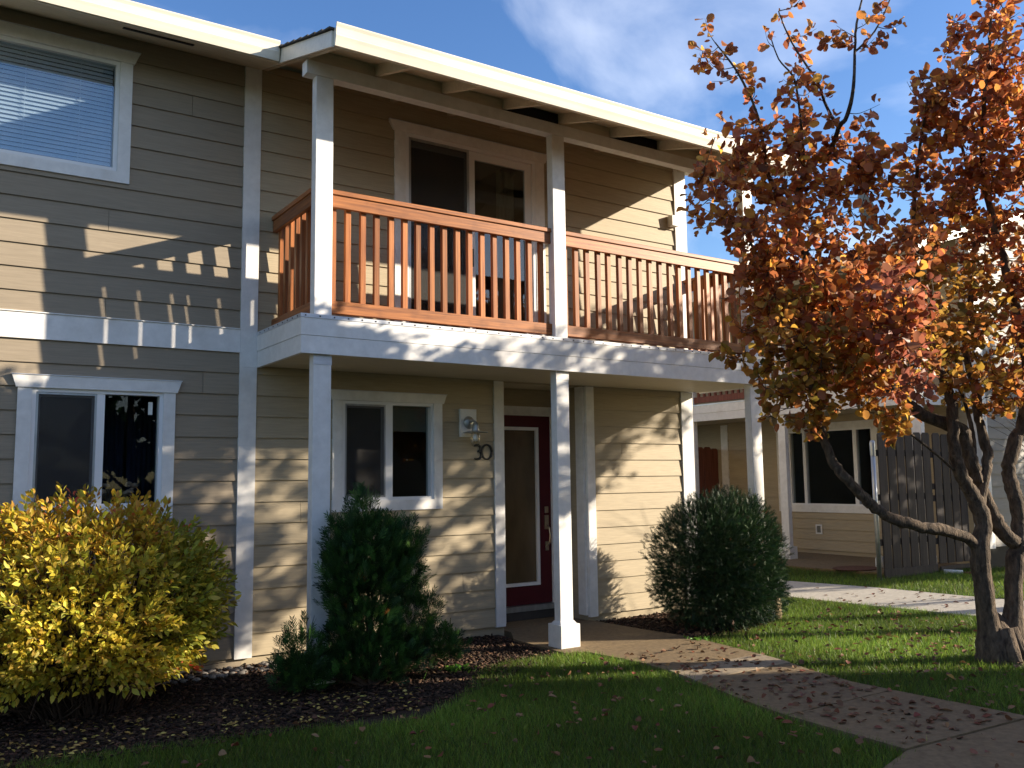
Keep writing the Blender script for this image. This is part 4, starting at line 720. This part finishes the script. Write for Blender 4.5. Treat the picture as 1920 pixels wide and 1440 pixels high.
for k_, (x_, w_) in enumerate(((-7.0, 0), (-3.4, 1), (.2, 2), (3.6, 3))):  # unseen evergreen row, added to darken what the ground-floor panes reflect
    simple_tree('added_evergreen', ('added tall dark evergreen at the open end of the evergreen row', 'added tall dark evergreen second from the open end of the evergreen row', 'added tall dark evergreen second from the beige building in the evergreen row', 'added tall dark evergreen standing next to the beige gabled building')[k_], (x_, -17.5), 6.5, 1.7, 55, 60, [((.02, .045, .018), 1)], 3.2, 2.9, .26)
# bare shrub by the grey end wall
bs = empty('bare_shrub', (9.9, -2.45, .13)); tag(bs, 'leafless twiggy shrub in front of the grey end wall', 'shrub'); m = MB()
for i in range(16):
    a = random.uniform(0, 6.28); r = random.uniform(.2, .85); hh = random.uniform(1.3, 2.3)
    P = catmull([(0, 0, 0), (r * .35 * math.cos(a), r * .35 * math.sin(a), hh * .5), (r * math.cos(a), r * math.sin(a), hh)], 5); m.tube(P, [.012 * (1 - .85 * k / (len(P) - 1)) for k in range(len(P))], 4)
    for j in range(7):
        b = P[random.randint(4, len(P) - 1)]; a2 = a + random.uniform(-1.2, 1.2); q = random.uniform(.15, .5); m.tube([b, b + np.array([q * .6 * math.cos(a2), q * .6 * math.sin(a2), q * .5]), b + np.array([q * math.cos(a2), q * math.sin(a2), q * .75])], [.004, .003, .0015], 3)
m.build('stems', 'twig', bs)

# ------------------------------------------------------------------ shrubs
def colors(pal, n): return pick(pal, n)
# yellow spirea-like shrub
ys = empty('yellow_shrub', (.0, -.82, .03)); tag(ys, 'broad yellow leaved shrub with bare dark stems under the taupe wall window', 'shrub')
sm = MB(); LP, LD, LC = [], [], []
def yshape(u, v):
    a = u * 2 * math.pi; th = math.acos(1 - v * 1.66)
    rx, ry, rz = 1.02, .74, .74
    x = rx * math.sin(th) * math.cos(a) - .13; y = ry * math.sin(th) * math.sin(a); z = .72 + rz * math.cos(th)
    return x, y, max(z, .16)
for i in range(2100):
    u, v = random.random(), random.random() ** .9; x, y, z = yshape(u, v); k = random.uniform(.82, 1.03) if random.random() < .85 else random.uniform(.5, .82)
    e = np.array([x * k - .02, y * k, .25 + (z - .25) * k + random.uniform(-.05, .04)])
    if e[1] > .72: continue
    b = np.array([x * .22 + random.uniform(-.15, .1), y * .18, .0]); mid = b * .4 + e * .6 + np.array([0, 0, .12])
    P = catmull([b, mid, e], 4)
    if i % 5 == 0: sm.tube(P, [.006 * (1 - .7 * q / (len(P) - 1)) for q in range(len(P))], 3, False)
    d = (P[-1] - P[-3]); d /= np.linalg.norm(d); dirv = d * .6 + np.array([x, y, (z - .6) * .9]) * .5; dirv /= np.linalg.norm(dirv)
    nl = random.randint(13, 20); top = (z > 1.2)
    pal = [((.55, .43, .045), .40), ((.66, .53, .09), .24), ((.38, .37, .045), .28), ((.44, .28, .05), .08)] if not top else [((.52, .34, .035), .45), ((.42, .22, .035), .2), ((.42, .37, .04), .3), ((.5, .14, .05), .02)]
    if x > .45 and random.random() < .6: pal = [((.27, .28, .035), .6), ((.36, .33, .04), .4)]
    if random.random() < .004: pal = [((.6, .12, .06), 1)]
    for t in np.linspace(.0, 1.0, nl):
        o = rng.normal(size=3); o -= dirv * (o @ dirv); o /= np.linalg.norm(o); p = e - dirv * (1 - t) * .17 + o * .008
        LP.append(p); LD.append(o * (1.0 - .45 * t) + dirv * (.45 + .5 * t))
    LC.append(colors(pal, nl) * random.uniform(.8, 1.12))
for i in range(60):
    a = random.uniform(0, 6.28); r = random.uniform(.35, .95); sm.tube(catmull([(random.uniform(-.3, .2), random.uniform(-.12, .12), 0), (r * .6 * math.cos(a) - .1, r * .45 * math.sin(a), random.uniform(.1, .35)), (r * math.cos(a) - .1, r * .75 * math.sin(a), random.uniform(.12, .55))], 4), [.006 - .0005 * q for q in range(9)], 3, False)
sm.build('stems', 'twig', ys)
LP, LD = np.array(LP), np.array(LD); fm = frames(LD, .8, np.array([0, -.3, 1.0])) * (np.clip(rng.normal(1, .28, len(LP)), .45, 1.7) * .043)[:, None, None]
inst_mesh('leaves', YLEAF_V, YLEAF_F, fm, LP, np.concatenate(LC), 'yleaf', ys)

# evergreen sprays: a flat fan of short branchlets
def fan(nb, wid, curl):
    V, F = [], []
    for i in range(nb):
        t = .12 + .8 * i / nb; s = 1 if i % 2 else -1; L = (.52 - .35 * t) + .08
        a = math.radians(38 + 8 * math.sin(i)) * s; x1, y1 = t + L * math.cos(a), L * math.sin(a); nx, ny = -math.sin(a) * wid, math.cos(a) * wid
        b = len(V); V += [(t, -ny * .3, 0), ((t + x1) / 2 + nx, y1 / 2 + ny, curl * .5), (x1, y1, curl), ((t + x1) / 2 - nx, y1 / 2 - ny, curl * .5)]; F.append((b, b + 1, b + 2, b + 3))
    b = len(V); V += [(0, 0, 0), (.5, .035, .0), (1.02, 0, curl), (.5, -.035, 0)]; F.append((b, b + 1, b + 2, b + 3))
    return V, F
def needles(n):
    V, F = [], []
    for i in range(n):
        t = .08 + .92 * i / n; s = (1, -1)[i % 2]; b = len(V); V += [(t - .05, 0, .0), (t + .22, s * .26, .05 * ((i // 2) % 3 - 1)), (t + .06, s * .02, .0)]; F.append((b, b + 1, b + 2))
    b = len(V); V += [(0, .016, 0), (1, 0, 0), (0, -.016, 0)]; F.append((b, b + 1, b + 2))
    return V, F
def blob_points(blobs, n, shell=.62, lumpy=1.0):
    out, nor = [], []; w = np.array([b[3] * b[4] + b[3] * b[5] for b in blobs]); w /= w.sum()
    for bi, k in zip(range(len(blobs)), np.ceil(w * n).astype(int)):
        cx, cy, cz, rx, ry, rz = blobs[bi]; q = rng.normal(size=(k, 3)); q /= np.linalg.norm(q, axis=1, keepdims=True)
        lump = 1 + lumpy * .13 * np.sin(q[:, :1] * 7 + bi) * np.sin(q[:, 2:] * 6 + bi * 2) + .07 * np.sin(q[:, 1:2] * 13 + bi)
        r = (1 - (1 - shell) * rng.uniform(0, 1, (k, 1)) ** 1.7) * lump
        out.append(q * r * np.array([rx, ry, rz]) + np.array([cx, cy, cz])); nor.append(q)
    return np.concatenate(out), np.concatenate(nor)
ce = empty('cedar_shrub', (1.78, -1.27, .03)); tag(ce, 'dark green feathery conifer shrub, tall and ragged, in the mulch bed', 'shrub')
cb = [(-.06, 0, 1.22, .10, .10, .19), (-.20, .02, 1.06, .12, .12, .22), (.02, 0, 1.00, .26, .24, .20), (.24, .02, .98, .17, .18, .20), (-.04, 0, .82, .29, .27, .20), (-.23, 0, .84, .12, .15, .22), (.25, 0, .80, .13, .17, .20), (-.05, 0, .60, .26, .25, .20), (-.05, 0, .40, .27, .27, .20), (-.54, -.02, .27, .13, .15, .20), (-.50, .0, .14, .18, .18, .11), (.37, .03, .42, .16, .18, .26), (.55, .0, .22, .19, .18, .15), (.02, 0, .19, .36, .30, .15)]
pts, nrm = blob_points(cb, 5600, .5, 1.9); keep = pts[:, 2] > .03; pts, nrm = pts[keep], nrm[keep]
d = nrm * .7 + np.array([0, 0, 1.0]) + rng.normal(size=nrm.shape) * .28; V, F = fan(15, .026, .06)
cc = pick([((.018, .048, .013), .45), ((.030, .078, .016), .3), ((.060, .135, .024), .22), ((.22, .09, .02), .004)], len(pts))
inst_mesh('foliage', V, F, frames(d) * (rng.uniform(.06, .125, len(pts)))[:, None, None], pts, cc, 'needle', ce)
m = MB()
for b in cb: m.tube(catmull([(0, 0, 0), (b[0] * .4, b[1] * .4, b[2] * .55), (b[0], b[1], b[2])], 3), [.016, .014, .012, .010, .008, .006, .004], 5, False)
m.build('stems', 'twig', ce)
yw = empty('yew_shrub', (5.64, -1.02, .03)); yw.scale = (.94, .96, .98); tag(yw, 'rounded clipped dark evergreen shrub beside the path and corner post', 'shrub')
yb = [(-.02, 0, .66, .74, .60, .64), (.14, .0, .86, .58, .54, .52), (-.24, 0, .78, .48, .50, .54), (.34, 0, .62, .46, .50, .56), (.34, .0, .92, .38, .40, .44), (-.02, -.02, .40, .70, .60, .38), (.36, -.02, .32, .46, .46, .30)]
p1_, n1_ = blob_points(yb, 17000, .74, .5); p2_, n2_ = blob_points(yb, 11000, .2); pts, nrm = np.concatenate([p1_, p2_ * np.array([.93, .93, .95])]), np.concatenate([n1_, n2_]); keep = pts[:, 2] > .04; pts, nrm = pts[keep], nrm[keep]
d = nrm + np.array([0, 0, .35]) + rng.normal(size=nrm.shape) * .45; V, F = needles(14)
cc = pick([((.014, .036, .014), .5), ((.022, .050, .018), .33), ((.045, .080, .026), .15), ((.12, .05, .02), .004)], len(pts))
inst_mesh('foliage', V, F, frames(d) * (rng.uniform(.04, .072, len(pts)))[:, None, None], pts, cc, 'needle', yw)
m = MB()
for i in range(26):
    b = yb[i % 7]; q = rng.normal(size=3) * .25; m.tube(catmull([(b[0] * .2, 0, 0), (b[0] * .6 + q[0] * .4, b[1] + q[1] * .4, b[2] * .5), (b[0] + q[0], b[1] + q[1], b[2] + q[2] * .5)], 3), [.014, .012, .011, .009, .007, .005, .003], 4, False)
m.build('stems', 'twig', yw)
# little weeds
for k, (x, y, lab) in enumerate(((2.55, -1.20, 'small bright green weed at the mulch edge below the conifer'), (4.93, -1.42, 'small grassy weed where the path meets the mulch'))):
    n = 60; a = rng.uniform(0, 6.28, n); dv = np.stack([np.cos(a), np.sin(a), rng.uniform(.4, 1.6, n)], 1); lc = np.stack([rng.normal(0, .05, n), rng.normal(0, .05, n), np.zeros(n)], 1)
    w_ = inst_mesh('weed', YLEAF_V, YLEAF_F, frames(dv, .4, np.array([0, 0, 1.])) * rng.uniform(.035, .07, n)[:, None, None], lc, pick([((.10, .22, .03), 1)], n), 'grass'); w_.name = 'leaves'; w_['kind'] = 'stuff'; we = empty('weed', (x, y, .04)); w_.parent = we; tag(we, lab, 'weed')

# ------------------------------------------------------------------ grass, mulch, pebbles, leaves
BL_V = [(0, -.5, 0), (0, .5, 0), (.5, .36, .06), (.5, -.36, .06), (1, 0, .22)]; BL_F = [(0, 1, 2, 3), (3, 2, 4)]
def scatter(poly, dens, excl=()):
    p = np.array(poly); x0, y0, x1, y1 = p[:, 0].min(), p[:, 1].min(), p[:, 0].max(), p[:, 1].max(); n = int((x1 - x0) * (y1 - y0) * dens)
    x, y = rng.uniform(x0, x1, n), rng.uniform(y0, y1, n); k = inpoly(x, y, poly)
    jx, jy = x + rng.normal(0, .022, n), y + rng.normal(0, .022, n)
    for e in excl: k &= ~inpoly(jx, jy, e)
    return x[k], y[k]
def grass(poly, dens, h, excl, pal, name='grass'):
    x, y = scatter(poly, dens, excl); n = len(x); pat = .75 + .35 * np.sin(x * 2.3 + 1.1 * y) * np.sin(y * 1.7 - .6 * x) + rng.normal(size=n) * .12
    a = rng.uniform(0, 6.28, n); dv = np.stack([np.cos(a) * .5, np.sin(a) * .5, rng.uniform(.7, 1.5, n)], 1); f_ = frames(dv); hh = h * np.clip(rng.normal(1, .25, n), .4, 1.7) * (.8 + .3 * np.clip(pat, 0, 1.3)); w = rng.uniform(.0028, .0055, n)
    f_[:, :, 0] *= hh[:, None]; f_[:, :, 1] *= w[:, None]; f_[:, :, 2] *= hh[:, None]
    o = inst_mesh(name, BL_V, BL_F, f_, np.stack([x, y, gz(x) - .004], 1), np.clip(pick(pal, n) * np.clip(pat, .55, 1.35)[:, None], 0, 1), 'grass'); o['kind'] = 'stuff'
    return o
GP = [((.142, .232, .033), .44), ((.205, .305, .046), .28), ((.080, .155, .024), .16), ((.20, .19, .05), .09)]
EX = (PATH, BED, RBED, WALK, CROSS)
grass([(-1.3, -1.7), (-1.3, -2.6), (.9, -4.1), (2.5, -5.0), (3.7, -4.75), (3.9, -1.2), (2.6, -1.2), (1.3, -2.1)], 9500, .052, EX, GP)
grass([(4.5, -1.2), (4.5, -4.6), (6.6, -4.6), (7.6, -3.6), (8.0, -2.4), (7.9, .2), (6.7, .5), (6.4, -.9)], 5600, .055, EX, GP)
grass([(6.4, .3), (7.85, .1), (7.85, 4.0), (6.4, 4.0)], 1500, .06, EX, GP)
grass([(8.7, -2.4), (13.0, -2.0), (12.1, .05), (10.1, 0.0), (9.97, 1.2), (9.97, 5), (8.7, 5)], 2600, .06, EX, GP)
grass([(6.6, -4.6), (7.6, -3.5), (8.1, -2.4), (8.3, -4.5)], 2500, .055, EX, GP)
# bark chips
def chips(poly, dens, name, excl=()):
    x, y = scatter(poly, dens, excl); n = len(x); a = rng.uniform(0, 6.28, n); dv = np.stack([np.cos(a), np.sin(a), rng.normal(0, .25, n)], 1)
    f_ = frames(dv, .5, np.array([0, 0, 1.])); L = rng.uniform(.012, .045, n); f_[:, :, 0] *= L[:, None]; f_[:, :, 1] *= (L * rng.uniform(.25, .6, n))[:, None]; f_[:, :, 2] *= .006
    V = [(0, -.5, 0), (1, -.4, 0), (1, .5, 0), (0, .4, 0), (0, -.5, 1), (1, -.4, 1), (1, .5, 1), (0, .4, 1)]
    o = inst_mesh(name, V, BOXF, f_, np.stack([x, y, gz(x) + .010 + rng.uniform(0, .012, n)], 1), pick([((.055, .030, .018), .5), ((.028, .017, .011), .35), ((.12, .068, .040), .15)], n), 'chip'); o['kind'] = 'stuff'
chips([(-1.4, -1.9), (1.0, -2.1), (2.1, -2.0), (3.55, -1.15), (3.6, -.02), (-1.4, -.02)], 1700, 'bark_chips', (PATH,)); chips(RBED, 1500, 'bark_chips', (PATH,))
# pebble strip along the wall
pm = []
for k in range(5):
    bm = bmesh.new(); bmesh.ops.create_icosphere(bm, subdivisions=2, radius=1.0)
    for v in bm.verts: v.co *= 1 + random.uniform(-.12, .12)
    for v in bm.verts: v.co.z *= .6; v.co.x *= 1.25
    me = bpy.data.meshes.new('pebble'); bm.to_mesh(me); bm.free(); me.materials.append(M['stone']); me.polygons.foreach_set('use_smooth', [True] * len(me.polygons)); pm.append(me)
cnt = 0
while cnt < 230:
    x, y = random.uniform(.0, 2.9), -random.uniform(.03, .34) ** 1.0
    s = random.uniform(.014, .032); o = bpy.data.objects.new('pebble', pm[cnt % 5]); C.objects.link(o); o.parent = bed; o.location = (x, y, .045 + s * .3); o.scale = (s, s, s); o.rotation_euler = (random.uniform(-.3, .3), random.uniform(-.3, .3), random.uniform(0, 6.28)); cnt += 1
# fallen leaves: meshes shared, each leaf an object
fm_ = []
for k, (c, w) in enumerate((((.16, .068, .034), .9), ((.22, .11, .055), .8), ((.11, .050, .032), 1.0), ((.27, .16, .08), .75), ((.20, .062, .036), .9), ((.40, .24, .05), .7))):
    cu = random.uniform(.6, 2.6); V = [(x - .5, y * w, z * cu + .05 * math.sin(x * 5 + k) * (1 if k % 2 else -1) + .06) for x, y, z in LEAF_V]
    me = bpy.data.meshes.new('fallen_leaf'); me.from_pydata(V, [], LEAF_F); ca = me.color_attributes.new('tint', 'FLOAT_COLOR', 'POINT'); ca.data.foreach_set('color', np.tile(np.array([*c, 1.0], np.float32), len(V))); me.materials.append(M['fallen']); fm_.append(me)
def drop(poly, n, zoff, label, group, kinds, smin=.035, smax=.065, bias=None):
    k = 0; p = np.array(poly)
    while k < n:
        x, y = random.uniform(p[:, 0].min(), p[:, 0].max()), random.uniform(p[:, 1].min(), p[:, 1].max())
        if not inpoly(np.array([x]), np.array([y]), poly)[0]: continue
        if bias and random.random() > bias(x, y): continue
        o = bpy.data.objects.new('fallen_leaf', random.choice([fm_[i] for i in kinds])); C.objects.link(o); s = random.uniform(smin, smax)
        o.location = (x, y, float(gz(x)) + zoff); o.scale = (s, s, s); o.rotation_euler = (random.uniform(-.25, .25), random.uniform(-.25, .25), random.uniform(0, 6.28)); tag(o, label, 'leaf', group); k += 1
drop([(3.75, -1.9), (3.6, -3.2), (3.5, -4.42), (4.58, -4.45), (4.55, -3.4), (4.72, -2.6), (4.82, -1.9)], 150, .036, 'brown fallen leaf lying on the brown concrete path', 'leaves on the path', (0, 1, 2, 3, 4), .035, .065, lambda x, y: .25 + .75 * min(1, max(0, (-1.9 - y) / 1.2)))
drop([(.6, -2.3), (1.4, -4.0), (2.6, -4.5), (3.4, -4.3), (3.5, -3.2), (3.7, -2.2), (2.6, -1.7)], 50, .042, 'curled brown leaf lying in the shaded front lawn', 'leaves on the front lawn', (0, 1, 3, 4), .04, .07, lambda x, y: .3 + .7 * (x > 2.0))
drop([(4.95, -1.6), (4.7, -3.4), (4.75, -4.4), (6.6, -4.4), (7.7, -3.0), (7.8, -.6), (6.9, -.5)], 75, .045, 'brown fallen leaf lying on the lawn between path and pale walkway', 'leaves on the side lawn', (0, 1, 2, 4, 5), .04, .075, lambda x, y: .25 + .75 * math.exp(-((x - 6.0) ** 2 + (y + 3.0) ** 2) / 2.0))
drop([(7.85, -.2), (8.0, -2.3), (8.9, -1.9), (8.85, .2)], 45, .0265, 'dark fallen leaf lying on the pale concrete walkway', 'leaves on the walkway', (0, 2, 4), .035, .06, lambda x, y: .25 + .75 * (y < -.6))
x, y = scatter([(-1.1, -1.85), (.6, -1.9), (1.7, -2.2), (2.0, -1.6), (.9, -1.2), (-1.1, -1.15)], 190); n = len(x); a = rng.uniform(0, 6.28, n)
o = inst_mesh('leaf_litter', YLEAF_V, YLEAF_F, frames(np.stack([np.cos(a), np.sin(a), rng.normal(0, .15, n)], 1), .3, np.array([0, 0, 1.])) * rng.uniform(.025, .045, n)[:, None, None], np.stack([x, y, gz(x) + .03 + rng.uniform(0, .01, n)], 1), pick([((.42, .32, .09), .6), ((.30, .20, .05), .4)], n), 'fallen'); o['kind'] = 'stuff'
for nm, poly, dn, zo in (('leaf_litter', [(3.8, -1.6), (3.6, -3.2), (3.5, -4.9), (5.6, -5.2), (4.55, -3.4), (4.85, -1.6)], 60, .068), ('leaf_litter', [(4.8, -1.7), (4.7, -4.4), (7.4, -4.4), (7.7, -1.0), (6.6, -1.2)], 38, .075), ('leaf_litter', [(-.6, -2.1), (1.0, -4.0), (3.4, -4.4), (3.7, -1.6), (2.6, -1.8)], 14, .075), ('leaf_litter', [(4.9, -1.3), (5.3, -1.32), (6.6, -1.1), (6.7, -.8), (5.2, -.9)], 160, .05)):
    x, y = scatter(poly, dn); n = len(x); a = rng.uniform(0, 6.28, n)
    f_ = frames(np.stack([np.cos(a), np.sin(a), rng.normal(0, .25, n)], 1), .4, np.array([0, 0, 1.])) * rng.uniform(.028, .055, n)[:, None, None]; f_[:, :, 2] *= rng.uniform(.5, 4, (n, 1))
    o = inst_mesh(nm, LEAF_V, LEAF_F, f_, np.stack([x, y, gz(x) - .03 + zo + rng.uniform(0, .008, n)], 1), pick([((.14, .068, .038), .5), ((.22, .12, .06), .3), ((.19, .06, .035), .2)], n), 'fallen'); o['kind'] = 'stuff'
